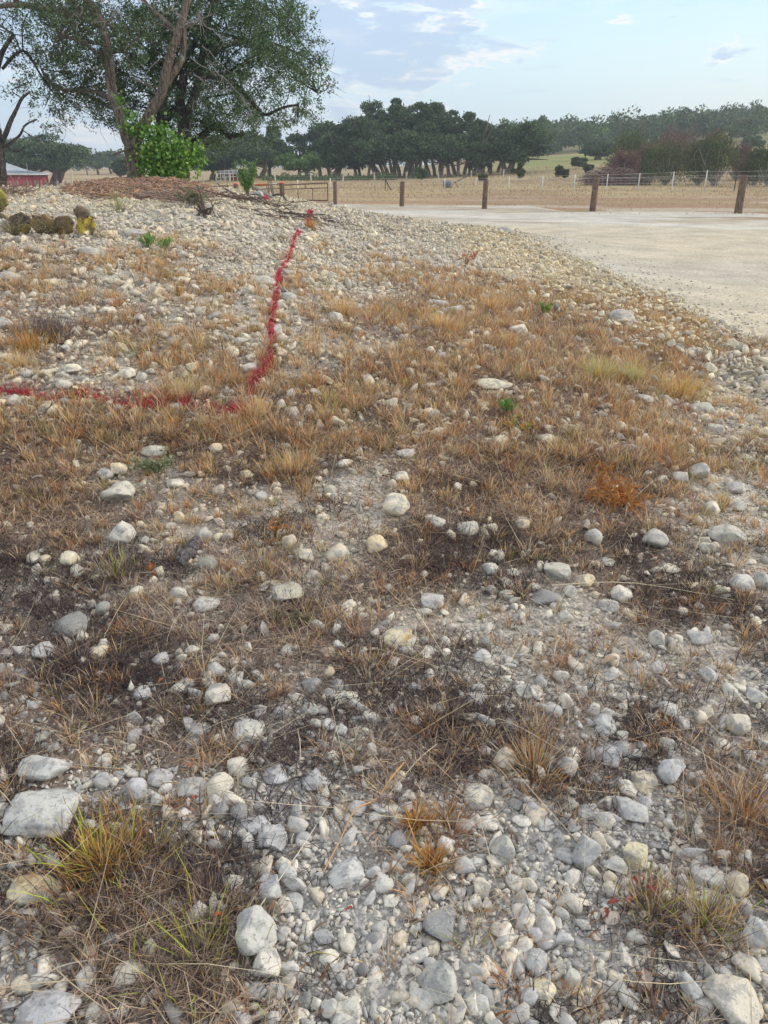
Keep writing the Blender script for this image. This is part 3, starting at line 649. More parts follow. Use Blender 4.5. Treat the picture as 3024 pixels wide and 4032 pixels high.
# ------------------------------------------------------------------ grass
LV = np.array([0, .4, .75, 1.0]); LW = np.array([1, .9, .6, .08])
def blades(m, P, az, L, lean, curl, wd, colr, side=None, alpha=None, floor=True):
    n = len(P); h = np.stack([np.cos(az), np.sin(az), 0 * az], -1); pr = np.stack([-np.sin(az), np.cos(az), 0 * az], -1)
    side = np.zeros(n) if side is None else side
    pts = []; hs = np.zeros(n); zs = np.zeros(n); prev = 0
    for s in LV:
        th = lean + curl * (s + prev) / 2; ds = s - prev; hs = hs + ds * np.sin(th); zs = zs + ds * np.cos(th); prev = s
        p = P + h * (hs * L)[:, None] + pr * (side * s * s * L)[:, None]; p[:, 2] += zs * L
        if floor and s > 0: gz = P[:, 2] - .002; p[:, 2] = np.maximum(p[:, 2], gz + .006 + .012 * rng.random(n))
        pts.append(p)
    ra = rng.uniform(-1.2, 1.2, n)
    wv = pr * np.cos(ra)[:, None] + h * np.sin(ra)[:, None] * .7; wv[:, 2] = .35 * np.sin(ra)
    V = np.empty((n, 8, 3))
    for i in range(4): V[:, 2 * i] = pts[i] - wv * (wd * LW[i] / 2)[:, None]; V[:, 2 * i + 1] = pts[i] + wv * (wd * LW[i] / 2)[:, None]
    F = np.array([[0, 1, 3, 2], [2, 3, 5, 4], [4, 5, 7, 6]])
    F = (F[None] + (np.arange(n) * 8)[:, None, None]).reshape(-1, 4)
    if alpha is None: alpha = paint(P[:, 0], P[:, 1]) * .95 * (rng.random(n) < .9)
    C = np.repeat(np.c_[colr, alpha], 8, 0).reshape(n, 8, 4)
    C[:, :2, :3] *= .5  # blade feet darkened, painting in the shade low between the blades
    m.add(V.reshape(-1, 3), F, C.reshape(-1, 4))
def pal(cols, n, var=.18):
    c = np.array(cols)[rng.integers(0, len(cols), n)] * (np.array([1.02, .99, .96]) if len(cols) >= 5 else 1.0); return c * rng.uniform(1 - var, 1 + var, (n, 1))
THATCH = [(.38, .30, .255), (.24, .185, .165), (.50, .39, .31), (.13, .105, .105), (.31, .23, .20), (.64, .52, .39)]
GOLD = [(.82, .57, .24), (.76, .47, .19), (.60, .32, .13), (.86, .66, .36), (.48, .25, .11)]
STRAW = [(.62, .52, .34), (.70, .60, .42), (.52, .42, .27)]
GREEN = [(.30, .33, .06), (.38, .38, .08), (.20, .27, .05), (.46, .36, .10)]
m = MB()
def mat_grass(N, y0, y1, p, per, zone=1.0):
    X, Y = cand(N, y0, y1, p); g, px, py = grassmap(X, Y); n1 = fbm(X, Y, 1.1, 80, 3); n2 = fbm(X, Y, 3.5, 83, 2)
    dens = np.clip(g * 1.1 + 1.3 * (n1 - .5) + 1.3 * (n2 - .5) - .12, 0, 1) * sstep(.08, .3, g)
    k = (rng.random(N) < dens) & (roadsd(X, Y) < .05) & (rock_clear(X, Y, 1.05) | (rng.random(N) < .04)); X, Y, py, n2 = X[k], Y[k], py[k], n2[k]
    n = len(X) * per; X = np.repeat(X, per) + rng.normal(0, .035 * zone, n); Y = np.repeat(Y, per) + rng.normal(0, .035 * zone, n); py = np.repeat(py, per); n2 = np.repeat(n2, per)
    base = np.stack([X, Y, H(X, Y) + .004], -1); d = np.hypot(X, Y)
    L = rng.uniform(.035, .10, n) * zone; wd = rng.uniform(.0015, .0032, n) + .00038 * d
    c = pal(THATCH, n); warm = sstep(2500, 1700, py)[:, None] * .75
    wc = pal([(.58, .40, .26), (.42, .27, .19), (.30, .19, .15), (.74, .56, .38), (.16, .11, .10)], n)
    sel = rng.random((n, 1)) < warm; c = np.where(sel, wc, c)
    dark = (sstep(.42, .62, n2) * sstep(1300, 2100, py))[:, None]; c = c * (1 - .70 * dark * np.array([1., 1., .92]))
    blades(m, base, rng.uniform(0, 2 * np.pi, n), L, rng.uniform(.6, 1.5, n), rng.uniform(-.6, 1.2, n), wd, c, rng.normal(0, .4, n))
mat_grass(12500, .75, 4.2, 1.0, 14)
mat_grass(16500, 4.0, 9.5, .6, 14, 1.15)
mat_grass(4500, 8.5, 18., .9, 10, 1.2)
def tufts(N, y0, y1, p, per, smin=.6, zone=1.0):
    X, Y = cand(N, y0, y1, p); g, px, py = grassmap(X, Y); n1 = fbm(X, Y, 1.4, 90, 3)
    dens = np.clip(g * 1.2 + 1.9 * (n1 - .5), 0, 1) * (g > .1) * (.6 + .4 * sstep(2300, 1500, py))
    k = (rng.random(N) < dens) & (roadsd(X, Y) < .0) & rock_clear(X, Y, 1.3); X, Y, py = X[k], Y[k], py[k]; T = len(X)
    size = rng.uniform(smin, 1.15, T); spread = rng.uniform(.5, 1.1, T); kind = rng.random(T)
    n = T * per; q = np.repeat(np.arange(T), per); az = rng.uniform(0, 2 * np.pi, n); rr = np.abs(rng.normal(0, .022, n)) * size[q] * zone
    x = X[q] + np.cos(az) * rr; y = Y[q] + np.sin(az) * rr; base = np.stack([x, y, H(x, y)], -1); d = np.hypot(x, y)
    L = size[q] * rng.uniform(.04, .105, n) * zone * (.8 + .25 * sstep(2600, 1500, py[q])); lean = rng.uniform(0, 1.0, n) * spread[q] + rr * 7
    c = pal(GOLD, n); s2 = pal(STRAW, n); c = np.where((rng.random((n, 1)) < .3), s2, c)
    gr = pal(GREEN, n); c = np.where((kind[q] < .13)[:, None] & (rng.random((n, 1)) < .5), gr, c)
    low = pal(THATCH, n); c = np.where((rng.random((n, 1)) < (.25 + .3 * sstep(1900, 2500, py[q]))[:, None]), low * 1.1, c)
    rus = pal([(.48, .19, .06), (.58, .27, .09)], n); c = np.where((kind[q] > .88)[:, None] & (rng.random((n, 1)) < .6), rus, c)
    blades(m, base, az + rng.normal(0, .5, n), L, lean, rng.uniform(0, .9, n), rng.uniform(.0014, .0026, n) + .00030 * d, c, rng.normal(0, .12, n))
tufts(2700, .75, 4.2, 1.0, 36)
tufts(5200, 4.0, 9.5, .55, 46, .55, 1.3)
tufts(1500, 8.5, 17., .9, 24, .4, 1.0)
# long straws lying across everything
def straws(N, y0, y1, p):
    X, Y = cand(N, y0, y1, p); g, px, py = grassmap(X, Y); k = (rng.random(N) < g + .15) & (roadsd(X, Y) < -.1); X, Y = X[k], Y[k]; n = len(X)
    base = np.stack([X, Y, H(X, Y) + rng.uniform(.01, .05, n)], -1)
    blades(m, base, rng.uniform(0, 2 * np.pi, n), rng.uniform(.14, .42, n), rng.uniform(1.2, 1.52, n), rng.uniform(-.25, .25, n), rng.uniform(.0013, .0022, n) + .0002 * Y, pal(STRAW, n), rng.normal(0, .12, n), floor=False)
straws(900, .8, 4.2, 1.0); straws(1700, 4., 8.5, .8)
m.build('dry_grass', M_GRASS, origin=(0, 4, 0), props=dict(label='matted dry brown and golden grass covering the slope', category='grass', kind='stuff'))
# leaf litter and twig bits between stones
m = MB(); N = 5200; X, Y = cand(N, .8, 7.0, 1.2); g, px, py = grassmap(X, Y); k = (rng.random(N) < .25 + g * .6) & (roadsd(X, Y) < 0); X, Y = X[k], Y[k]; n = len(X)
blades(m, np.stack([X, Y, H(X, Y) + .01], -1), rng.uniform(0, 6.3, n), rng.uniform(.02, .07, n), rng.uniform(1.2, 1.55, n), rng.uniform(0, .2, n), rng.uniform(.002, .008, n), pal([(.30, .20, .13), (.42, .34, .26), (.2, .13, .1), (.36, .18, .09)], n), rng.normal(0, .1, n))
m.build('leaf_litter', M_GRASS, origin=(0, 3, 0), props=dict(label='bits of dry leaf and twig lying between the stones', category='litter', kind='stuff'))
# field grass beyond the road
m = MB(); N = 52000; Y = 33 * (120 / 33) ** rng.random(N); X = rng.uniform(-.62, .62, N) * Y
k = (roadsd(X, Y) < -.3) & (rng.random(N) < .25 + .75 * sstep(.35, .6, fbm(X, Y * 1.5, .2, 95))) & (rng.random(N) < .3 + .7 * sstep(40, 56, Y)); X, Y = X[k], Y[k]; n = len(X)
c = pal([(.50, .38, .2), (.42, .3, .17), (.58, .46, .27), (.36, .25, .15)], n)
gm = (sstep(.06, .17, X / Y) * sstep(80, 120, Y) > rng.random(n))[:, None]; c = np.where(gm, pal([(.27, .29, .1), (.33, .32, .13)], n), c)
c = np.where((Y[:, None] < 52) & (rng.random((n, 1)) < .6), pal([(.38, .24, .15), (.45, .32, .2)], n), c)
blades(m, np.stack([X, Y, H(X, Y)], -1), rng.uniform(0, 6.3, n), rng.uniform(.08, .20, n) * (.35 + .65 * sstep(38, 70, Y)), rng.uniform(0, .9, n), rng.uniform(0, .5, n), .006 + .0007 * Y, c, alpha=np.zeros(n))
m.build('field_grass', M_GRASS, origin=(0, 60, 0), props=dict(label='short dry grass covering the fields beyond the road', category='grass', kind='stuff'))
# ------------------------------------------------------------------ single tufts and weeds
def tuft_at(px, py, size, per, cols, label, name='grass_tuft', spread=1.0, rad=.05, wd=.0026, green=0.0, category='grass tuft', group=None, tall=0):
    g = ground(px, py); m = MB(); n = per; az = rng.uniform(0, 6.283, n); rr = np.abs(rng.normal(0, rad, n)); x = g[0] + np.cos(az) * rr; y = g[1] + np.sin(az) * rr
    c = pal(cols, n); c = np.where(rng.random((n, 1)) < green, pal([(.36, .48, .05), (.28, .40, .05), (.45, .45, .07)], n), c); d = np.hypot(x, y)
    L = size * rng.uniform(.5, 1.1, n)
    if tall: q = rng.random(n) < tall; L = np.where(q, size * rng.uniform(1.2, 1.9, n), L); c = np.where(q[:, None], pal([(.36, .50, .05), (.42, .48, .06), (.5, .42, .1)], n), c)
    blades(m, np.stack([x, y, H(x, y)], -1), az + rng.normal(0, .6, n), L, rng.uniform(0, .7, n) * spread, rng.uniform(0, .9, n), wd * rng.uniform(.6, 1.1, n) + .0002 * d, c, rng.normal(0, .12, n), alpha=np.zeros(n))
    return m.build(name, M_GRASS, origin=g, props=dict(label=label, category=category, group=group))
ORG_ = [(.62, .33, .10), (.55, .25, .07), (.5, .36, .12), (.33, .17, .07)]
tuft_at(410, 3420, .085, 1000, [(.62, .36, .12), (.5, .28, .10), (.36, .2, .1), (.22, .15, .1), (.62, .46, .16)], 'big tuft of orange and green-gold grass between the pale boulders at the lower left', rad=.095, tall=.05, wd=.0036, green=.04)
tuft_at(430, 3640, .10, 520, [(.10, .08, .085), (.16, .12, .11), (.26, .2, .17), (.5, .42, .3)], 'drooping grey curled grass below the big green-gold tuft', rad=.12, spread=2.0, wd=.0032)
tuft_at(790, 3800, .09, 420, [(.10, .08, .085), (.16, .12, .11), (.28, .2, .17), (.52, .42, .16)], 'wispy tuft with long green blades near the bottom edge, left of centre', rad=.09, tall=.07, wd=.003, green=.05)
tuft_at(1635, 3255, .06, 150, ORG_, 'short bristly orange tuft, upper left of the egg-shaped white rock', rad=.025, wd=.0045, spread=.8)
tuft_at(1760, 3240, .06, 170, ORG_[1:] + THATCH[:3], 'short bristly brown tuft directly above the egg-shaped white rock', rad=.035, wd=.004, spread=.9)
tuft_at(1690, 3420, .075, 180, ORG_, 'bristly orange tuft below left of the egg-shaped white rock', rad=.03, wd=.0042)
tuft_at(2560, 3610, .10, 260, THATCH + [(.45, .4, .1), (.5, .3, .1)], 'dark and green tuft right of the red leaves, lower right', rad=.05, green=.12)
tuft_at(2770, 3640, .10, 300, THATCH + [(.45, .4, .1), (.55, .4, .12)], 'yellow-green tuft at the lower right, right of the dark and green tuft', rad=.05, green=.15)
tuft_at(2930, 3240, .13, 420, THATCH + ORG_, 'dark wiry tuft with gold tips near the right edge', rad=.09)
tuft_at(2100, 3050, .12, 380, THATCH + ORG_ + STRAW, 'brown and straw tuft just below the pointed tan rock right of centre', rad=.09)
tuft_at(2360, 1500, .22, 420, STRAW + GOLD[:1] + [(.45, .5, .2)], 'pale yellow-green tuft standing tallest in the brown grass at upper right', rad=.05, green=.2)
tuft_at(2490, 1510, .20, 300, STRAW + GOLD[:1], 'pale tuft with green blades just right of the tallest pale tuft', rad=.05, green=.25)
tuft_at(2680, 1570, .20, 480, GOLD + [(.4, .36, .15)], 'broad olive and gold tuft nearest the rubble at the right', rad=.10, green=.12)
tuft_at(740, 1555, .13, 360, STRAW + GOLD[:1], 'pale straw tuft just above the red painted line, left half', rad=.06, green=.06)
tuft_at(1010, 1650, .15, 330, STRAW + GOLD[:2], 'bright golden tuft at the corner of the red painted line', rad=.05)
tuft_at(80, 1450, .13, 300, STRAW + GOLD[:2], 'golden tuft at the left edge above the red painted line', rad=.07)
tuft_at(120, 1380, .16, 300, ORG_ + GOLD[:2], 'orange tuft beside the dark burnt-looking clump at the left', rad=.06)
tuft_at(200, 1330, .17, 520, [(.10, .085, .09), (.15, .12, .12), (.2, .16, .15)], 'dark blackish grass clump on the stony bank at the left', rad=.12, spread=1.2)
tuft_at(1150, 1860, .12, 380, STRAW + GOLD[:3], 'yellow grass clump directly left of the bare dirt patch', rad=.08)
tuft_at(1740, 1300, .16, 420, GOLD + STRAW, 'big golden tuft in the upper middle of the brown grass', rad=.09)
tuft_at(1350, 1240, .17, 360, GOLD + STRAW, 'golden tuft right of the upper painted line', rad=.08)
tuft_at(1930, 1220, .16, 380, GOLD + STRAW, 'golden tuft at the upper right edge of the brown grass', rad=.08)
tuft_at(1225, 905, .18, 160, ORG_, 'orange weedy tuft on the bank at the top of the painted line', rad=.04)
tuft_at(470, 835, .35, 90, [(.3, .32, .15), (.4, .4, .2), (.5, .4, .2)], 'tall thin green-brown grass sprig on the crest left of the bark chips edge', rad=.05)
tuft_at(455, 2270, .11, 260, THATCH + [(.5, .42, .12)], 'dull tuft with yellow-green tips in the dark grass, left of the bark chunk', rad=.06, green=.1)
def leafy(px, py, hgt, wid, n, leaf, cols, label, category='weed', name='weed', stems=9, aspect=.5, dens=1.0, upright=False):
    g = ground(px, py); root = empty(name, g, label, category)
    s = MB(); L = MB(); stemc = (.22, .2, .1, 0); tips = []
    for i in range(stems):
        a = rng.uniform(0, 6.283); r = wid / 2 * math.sqrt(rng.random()); top = g + np.array([math.cos(a) * r, math.sin(a) * r, hgt * rng.uniform(.55, 1)])
        mid = g * .5 + top * .5 + np.array([0, 0, hgt * .12]); b = g + rng.normal(0, .01, 3) * [1, 1, 0]
        s.tube([b, mid, top], [.0035, .0025, .0015], 4, stemc, 3); tips += [(b, mid, top)]
    k = rng.integers(0, len(tips), n); t = rng.uniform(.25, 1, n); P = []
    for i in range(n): b, md, tp = tips[k[i]]; q = t[i]; P.append((1 - q) ** 2 * b + 2 * q * (1 - q) * md + q * q * tp)
    P = np.array(P) + rng.normal(0, wid * .03, (n, 3)); leaves(L, P, leaf, cols, aspect, upright)
    s.build('stem', M_LEAF, root); L.build('foliage', M_LEAF, root)
    return root
def leaves(m, P, size, cols, aspect=.5, upright=False, outward=None, var=.2, fold=True, bias_up=.35):
    n = len(P); Rr = rand_rot(n); S = size * rng.uniform(.65, 1.2, n)
    d = Rr[:, :, 0]; 
    if upright: d = d * [.6, .6, .2] + [0, 0, .9]
    nrm = Rr[:, :, 2] + np.array([0, 0, bias_up])
    if outward is not None: nrm = nrm + outward * .9
    d /= np.linalg.norm(d, axis=1)[:, None] + 1e-9; s = np.cross(nrm, d); s /= np.linalg.norm(s, axis=1)[:, None] + 1e-9
    up = np.cross(d, s)
    V = np.stack([P, P + d * (S * .45)[:, None] + s * (S * aspect / 2)[:, None] + up * (S * .06)[:, None], P + d * S[:, None], P + d * (S * .45)[:, None] - s * (S * aspect / 2)[:, None] + up * (S * .06)[:, None]], 1)
    F = (np.arange(n) * 4)[:, None] + np.array([0, 1, 2, 3])
    c = pal(cols, n, var); m.add(V.reshape(-1, 3), F, np.repeat(np.c_[c, np.zeros(n)], 4, 0))
leafy(630, 1860, .10, .30, 420, .022, [(.20, .25, .13), (.26, .31, .17), (.16, .2, .1)], 'grey-green low feathery weed above the square grey slab', stems=12)
BG = [(.15, .31, .07), (.21, .38, .09), (.11, .24, .06)]
leafy(585, 985, .12, .26, 110, .07, BG, 'bright green narrow-leaved sprig on the stony bank at upper left', stems=7, aspect=.16, upright=True, name='green_sprig')
leafy(655, 992, .10, .18, 60, .07, BG, 'smaller bright green sprig just right of the other on the stony bank', stems=4, aspect=.16, upright=True, name='green_sprig')
leafy(2148, 1250, .12, .13, 110, .06, BG, 'bright green bushy sprout on the bank left of the dark faceted boulder', stems=6, aspect=.2, upright=True, name='green_sprig')
leafy(2003, 1640, .08, .12, 110, .055, BG, 'small bright green sprout in the middle of the brown grass', stems=6, aspect=.18, upright=True, name='green_sprig')
leafy(2030, 1700, .08, .28, 90, .04, [(.5, .30, .04), (.35, .4, .06), (.55, .2, .04)], 'yellow and orange leaved weed just below the small green sprout', stems=8, aspect=.3)
leafy(2450, 1990, .09, .42, 420, .06, [(.50, .19, .04), (.42, .15, .04), (.56, .27, .07)], 'rust-orange feathery weed patch in the grass at right', stems=22, aspect=.14)
leafy(2380, 1880, .06, .3, 160, .05, [(.45, .18, .05), (.5, .25, .07)], 'thin rust-orange weed just above the bigger orange patch', stems=12, aspect=.14)
leafy(620, 2270, .05, .10, 80, .02, [(.5, .15, .04), (.42, .12, .04)], 'tiny rust-red weed beside the bark chunk', stems=8)
leafy(1090, 2110, .07, .14, 80, .02, [(.42, .15, .05), (.5, .25, .1)], 'small orange-flecked weed at the left edge of the bare dirt', stems=8)
leafy(1180, 2470, .05, .12, 120, .02, [(.2, .2, .11), (.27, .27, .15)], 'dull grey-green weed in the dark grass left of the yellowest rock', stems=7)
leafy(1830, 1050, .16, .25, 60, .05, [(.5, .1, .06), (.4, .16, .08)], 'red-stemmed weed on the bank at upper right', stems=8, aspect=.25)
leafy(1865, 1030, .20, .22, 50, .05, [(.5, .1, .06), (.45, .2, .1)], 'taller red-stemmed weed right of the other on the bank', stems=6, aspect=.25)
leafy(2270, 850, .30, .5, 90, .06, [(.22, .3, .1), (.3, .36, .14)], 'small green weed beyond the road left of the fourth post', stems=10, aspect=.3) if 0 else None
for (px, py, w_, lab) in [(760 * 1.0, 818, .5, 'low dark green weed at the edge of the bark chips')]:
    leafy(px, py, .25, w_, 300, .05, [(.15, .17, .1), (.2, .2, .12)], lab, stems=14)
leafy(975, 772, .58, .42, 1200, .055, [(.14, .27, .07), (.19, .33, .09), (.10, .2, .06)], 'bushy green shrub on the crest in front of the metal gate', 'shrub', 'shrub', stems=24, aspect=.3)
# leaves fallen on the stones
def dead_leaf(px, py, size, col, label, ang, group=None):
    g = ground(px, py); m = MB(); L = size; W_ = size * .42; V = []; F = []; nseg = 7
    for i in range(nseg + 1):
        t = i / nseg; w_ = W_ / 2 * math.sin(math.pi * min(.02 + t * .97, 1)) ** .8 * (1 + .25 * math.sin(t * 19)); z = .012 + .18 * L * math.sin(t * 3.0) + .03
        for s in (-1, 0, 1): V.append([(t - .5) * L, s * w_, z - (.12 * L if s == 0 else 0) + .02 * L * math.sin(7 * t + s)])
    for i in range(nseg):
        for j in (0, 1): a = i * 3 + j; F.append([a, a + 1, a + 4, a + 3])
    V = np.array(V) @ rotz(ang).T + g; m.add(V, F, (*col, 0))
    return m.build('fallen_leaf', M_LEAF, origin=g, smooth=True, props=dict(label=label, category='leaf', group=group))
RL = (.26, .06, .045)
for (px, py, s, c, lab, a) in [(2405, 3600, .05, RL, 'dark red leaf lying on a white stone, lower right', .3), (2380, 3640, .045, RL, 'red leaf left-most of the red cluster, lower right', 1.4), (2560, 3550, .055, RL, 'largest red leaf, upper right of the red cluster', -.6),
        (2470, 3590, .04, (.42, .1, .08), 'pinkish red leaf in the middle of the red cluster', .9), (2490, 3510, .035, RL, 'small red leaf topmost of the red cluster', 2.1),
        (862, 3650, .038, (.50, .13, .04), 'orange leaf on the dark grass at lower left', .2), (1375, 3625, .03, (.36, .07, .04), 'small red leaf left of the mossy dark rock', .5), (770, 3185, .035, (.45, .1, .04), 'orange-red leaf between grey rocks below the big tuft row', 1.),
        (2395, 2640, .11, (.42, .31, .23), 'curled pale brown leaf right of centre on the gravel', .5), (2470, 2660, .06, (.45, .34, .27), 'small pale brown leaf right of the curled one', 2.3), (155, 1910, .09, (.46, .4, .36), 'pale grey dry leaf in dark grass at the left', .4),
        (345, 2285, .10, (.30, .22, .18), 'curled brown leaf left of the bark chunk', .1), (2450, 2097, .05, (.42, .16, .09), 'reddish round leaf in the grass under the orange patch', .1), (640, 2720, .045, (.45, .13, .05), 'orange leaf in dark grass left of the cream rock', 1.2),
        (2535, 3905, .08, (.4, .32, .26), 'pale brown leaf near the bottom edge at right', 1.5), (2480, 2990, .08, (.33, .25, .2), 'brown leaf leaning on a grey rock at right', 1.3), (1580, 2630, .05, (.30, .2, .14), 'brown leaf just below the yellowest rock', 2.)]:
    dead_leaf(px, py, s * .62, c, lab, a)
# bark chunk
g = ground(715, 2230); g2 = ground(780, 2150); m = MB(); d = g2 - g; pts = [g + d * t + np.array([0, 0, .022 + .006 * math.sin(9 * t)]) for t in np.linspace(-.1, 1.1, 12)]
m.tube(pts, [.018, .026, .03, .029, .03, .028, .03, .029, .026, .027, .024, .015], 12, (.2, .2, .2, 0), rough=.16)
m.build('bark_chunk', M_CHARRED, smooth=False, props=dict(label='short dark chunk of rough bark lying in the grass at left of centre', category='wood'))
# stalks and sticks on the slope
def stick(pts_px, r, col, label, lift=.03, name='dry_stalk', matl=None, sides=5):
    P = hit([p[0] for p in pts_px], [p[1] for p in pts_px]); P[:, 2] += lift * np.array([1 + .6 * math.sin(2.5 * i) for i in range(len(P))])
    m = MB(); m.tube(P, np.linspace(r, r * .45, len(P)), sides, (*col, 0), 4)
    return m.build(name, matl or M_ATTR, smooth=True, props=dict(label=label, category='stick' if 'stick' in name else 'stalk'))
stick([(1590, 3035), (1545, 3100), (1480, 3160), (1400, 3240), (1340, 3330), (1275, 3465)], .0035, (.52, .30, .14), 'long orange-brown stalk leaning across the gravel at centre')
stick([(1720, 2960), (1640, 3040), (1500, 3180)], .002, (.55, .48, .36), 'thin pale straw stalk crossing above the leaning stalk')
stick([(1000, 3640), (1180, 3400), (1290, 3190)], .0018, (.6, .55, .45), 'thin pale stalk running up from the tall grey boulder')
stick([(30, 3960), (260, 3850), (440, 3790)], .0022, (.5, .44, .36), 'grey straw stalk low in the bottom left corner')
stick([(2170, 2330), (2500, 2330), (3030, 2400)], .0022, (.62, .54, .36), 'long pale straw running to the right edge')
stick([(2210, 2990), (1960, 2870), (1880, 2940)], .0018, (.6, .52, .38), 'bent straw stalk over the dark tuft right of centre')
stick([(2050, 1505), (2260, 1480), (2300, 1490)], .003, (.5, .4, .22), 'fallen pale stem lying in the brown grass at upper right')
stick([(2850, 1315), (2900, 1345), (2925, 1362)], .014, (.2, .15, .12), 'dark stick poking from the bank at the road edge', name='dry_stick')
stick([(2280, 1060), (2320, 1062)], .01, (.2, .16, .12), 'x', name='dry_stick') if 0 else None
# ------------------------------------------------------------------ prickly pear
def pad(m, c, w_, h_, th, az, tiltv, col):
    v, f = ICO[3]; v = v.copy(); k = 1 + .18 * v[:, 2]
    sc_ = 1 + .10 * np.sin(v[:, 0] * 7 + w_ * 90) * np.cos(v[:, 2] * 6 + h_ * 50) + .03 * np.sin(v[:, 2] * 19); v[:, 1] = np.sign(v[:, 1]) * np.abs(v[:, 1]) ** .4; v = v * sc_[:, None] * np.array([w_ / 2, th / 2, h_ / 2]); v[:, 0] *= k; v[:, 1] += .012 * np.sin(v[:, 0] * 30)
    v += .006 * np.sin(v[:, [2, 0, 1]] * 60)
    ct, st = math.cos(tiltv), math.sin(tiltv); v = v @ np.array([[ct, 0, st], [0, 1, 0], [-st, 0, ct]]).T @ rotz(az).T
    m.add(v + c, f, (*col, 0))
def cactus(px, py, pads, label):
    g = ground(px, py); root = empty('prickly_pear', g, label, 'cactus')
    for (dx, dz, w_, h_, az, tl, col) in pads:
        m = MB(); pad(m, g + np.array([dx, rng.uniform(-.04, .04), dz]), w_ * 1.12, h_ * 1.08, .035, az, tl, col); m.build('pad', M_CACTUS, root, smooth=True)
YL = (.46, .35, .05); BR = (.24, .18, .13); OG = (.27, .25, .06)
g1 = ground(345, 925); dd = float(np.hypot(*g1[:2])); pxm = dd / FPX * 1.02
cactus(345, 930, [(0, 32 * pxm, 56 * pxm, 66 * pxm, .2, .1, YL), (-5 * pxm, 75 * pxm, 50 * pxm, 36 * pxm, -.1, .4, BR)], 'yellow spotted prickly pear pad, rightmost of the cactus row')
cactus(255, 930, [(0, 30 * pxm, 66 * pxm, 66 * pxm, -.2, -.1, (.26, .19, .07))], 'brown and yellow prickly pear pad left of the bright yellow one')
cactus(175, 925, [(0, 32 * pxm, 76 * pxm, 62 * pxm, .1, .2, (.30, .2, .09)), (14 * pxm, 12 * pxm, 50 * pxm, 40 * pxm, .1, .1, (.38, .28, .05))], 'wide brown prickly pear pad in the middle of the cactus row')
cactus(85, 920, [(0, 30 * pxm, 70 * pxm, 66 * pxm, -.1, -.2, (.13, .095, .08)), (16 * pxm, 16 * pxm, 34 * pxm, 34 * pxm, 0, .1, (.36, .26, .05))], 'dark dried prickly pear pad left of the wide brown one')
cactus(5, 900, [(0, 22 * pxm, 60 * pxm, 56 * pxm, 0, 0, (.24, .26, .12)), (4 * pxm, 90 * pxm, 66 * pxm, 78 * pxm, .3, .3, (.30, .27, .05)), (-24 * pxm, 70 * pxm, 60 * pxm, 70 * pxm, -.5, -.2, OG)], 'tall green-yellow prickly pear stacked at the left edge')

leafy(200, 930, .17, .42, 160, .02, [(.34, .26, .18), (.42, .33, .22)], 'dry brown weed stalks standing before the cactus pads', stems=60, name='dry_weed')
leafy(60, 935, .22, .5, 50, .02, [(.34, .26, .18), (.42, .33, .22)], 'dry weed stalks at the left edge before the darkest cactus pad', stems=36, name='dry_weed')
for (px, py, sz, lab) in [(600, 1105, .10, 'low straw tuft on the bank below the green sprigs'), (250, 1090, .12, 'low brown tuft on the bank below the cactus'), (330, 1170, .10, 'low brown tuft on the bank above the layered grey rocks, left'), (90, 1130, .12, 'brown tuft near the left edge below the cactus')]:
    tuft_at(px, py, sz, 260, THATCH[:3] + GOLD[1:3] + STRAW[:1], lab, rad=.13, spread=1.1)

for (px, py, lab) in [(820, 3560, 'near-black thatch patch beside the tall grey boulder'), (1010, 2300, 'near-black thatch patch below the rounded pair of rocks left of centre'), (1190, 2420, 'near-black thatch patch left of the yellowest oblong rock'), (300, 2620, 'dark thatch patch at left under the charcoal boulder'), (1620, 2200, 'dark brown thatch patch right of the leaning tan and grey boulder'), (150, 1960, 'dark thatch patch left of the flat square grey slab'), (1780, 2840, 'dark thatch patch above the round grey rock with the orange patch')]:
    tuft_at(px, py, .085, 520, [(.07, .058, .062), (.11, .088, .088), (.17, .13, .125), (.30, .23, .2), (.48, .34, .2)], lab, name='thatch_patch', rad=.12, spread=1.9, category='dead grass')
# ------------------------------------------------------------------ bark chips round the oak
m = MB(); N = 34000; Y = TREE[1] - 2.0 + rng.uniform(-3.4, 3.4, N); X = TREE[0] * Y / TREE[1] + rng.uniform(-1.6, 1.6, N) + .05
k = (np.hypot((X - TREE[0] * Y / TREE[1] - .05) / 1.02, (Y - TREE[1] + 2.0) / 3.0) < .55 + .75 * rng.random(N)); X, Y = X[k], Y[k]; n = len(X); Zb = H(X, Y)
az = rng.uniform(0, 3.14, n); L = rng.uniform(.04, .20, n); wd = rng.uniform(.008, .022, n); th = rng.normal(0, .2, n)
d = np.stack([np.cos(az) * np.cos(th), np.sin(az) * np.cos(th), np.sin(th)], -1); s = np.stack([-np.sin(az), np.cos(az), 0 * az], -1)
c = np.stack([X, Y, Zb + .01 + rng.uniform(0, .06, n)], -1); V = np.empty((n, 8, 3))
for i, (a, b, e) in enumerate([(a, b, e) for a in (-1, 1) for b in (-1, 1) for e in (-1, 1)]):
    V[:, i] = c + d * (a * L / 2)[:, None] + s * (b * wd / 2 * (1 if a < 0 else .6))[:, None] + np.array([0, 0, 1.]) * (e * wd * .3)[:, None]
F = np.array([(0, 1, 3, 2), (4, 6, 7, 5), (0, 4, 5, 1), (2, 3, 7, 6), (0, 2, 6, 4), (1, 5, 7, 3)])
cc = pal([(.36, .22, .15), (.44, .30, .22), (.30, .19, .15), (.38, .29, .25), (.24, .18, .16), (.50, .32, .19)], n)
m.add(V.reshape(-1, 3), (F[None] + (np.arange(n) * 8)[:, None, None]).reshape(-1, 4), np.repeat(np.c_[cc, np.zeros(n)], 8, 0))
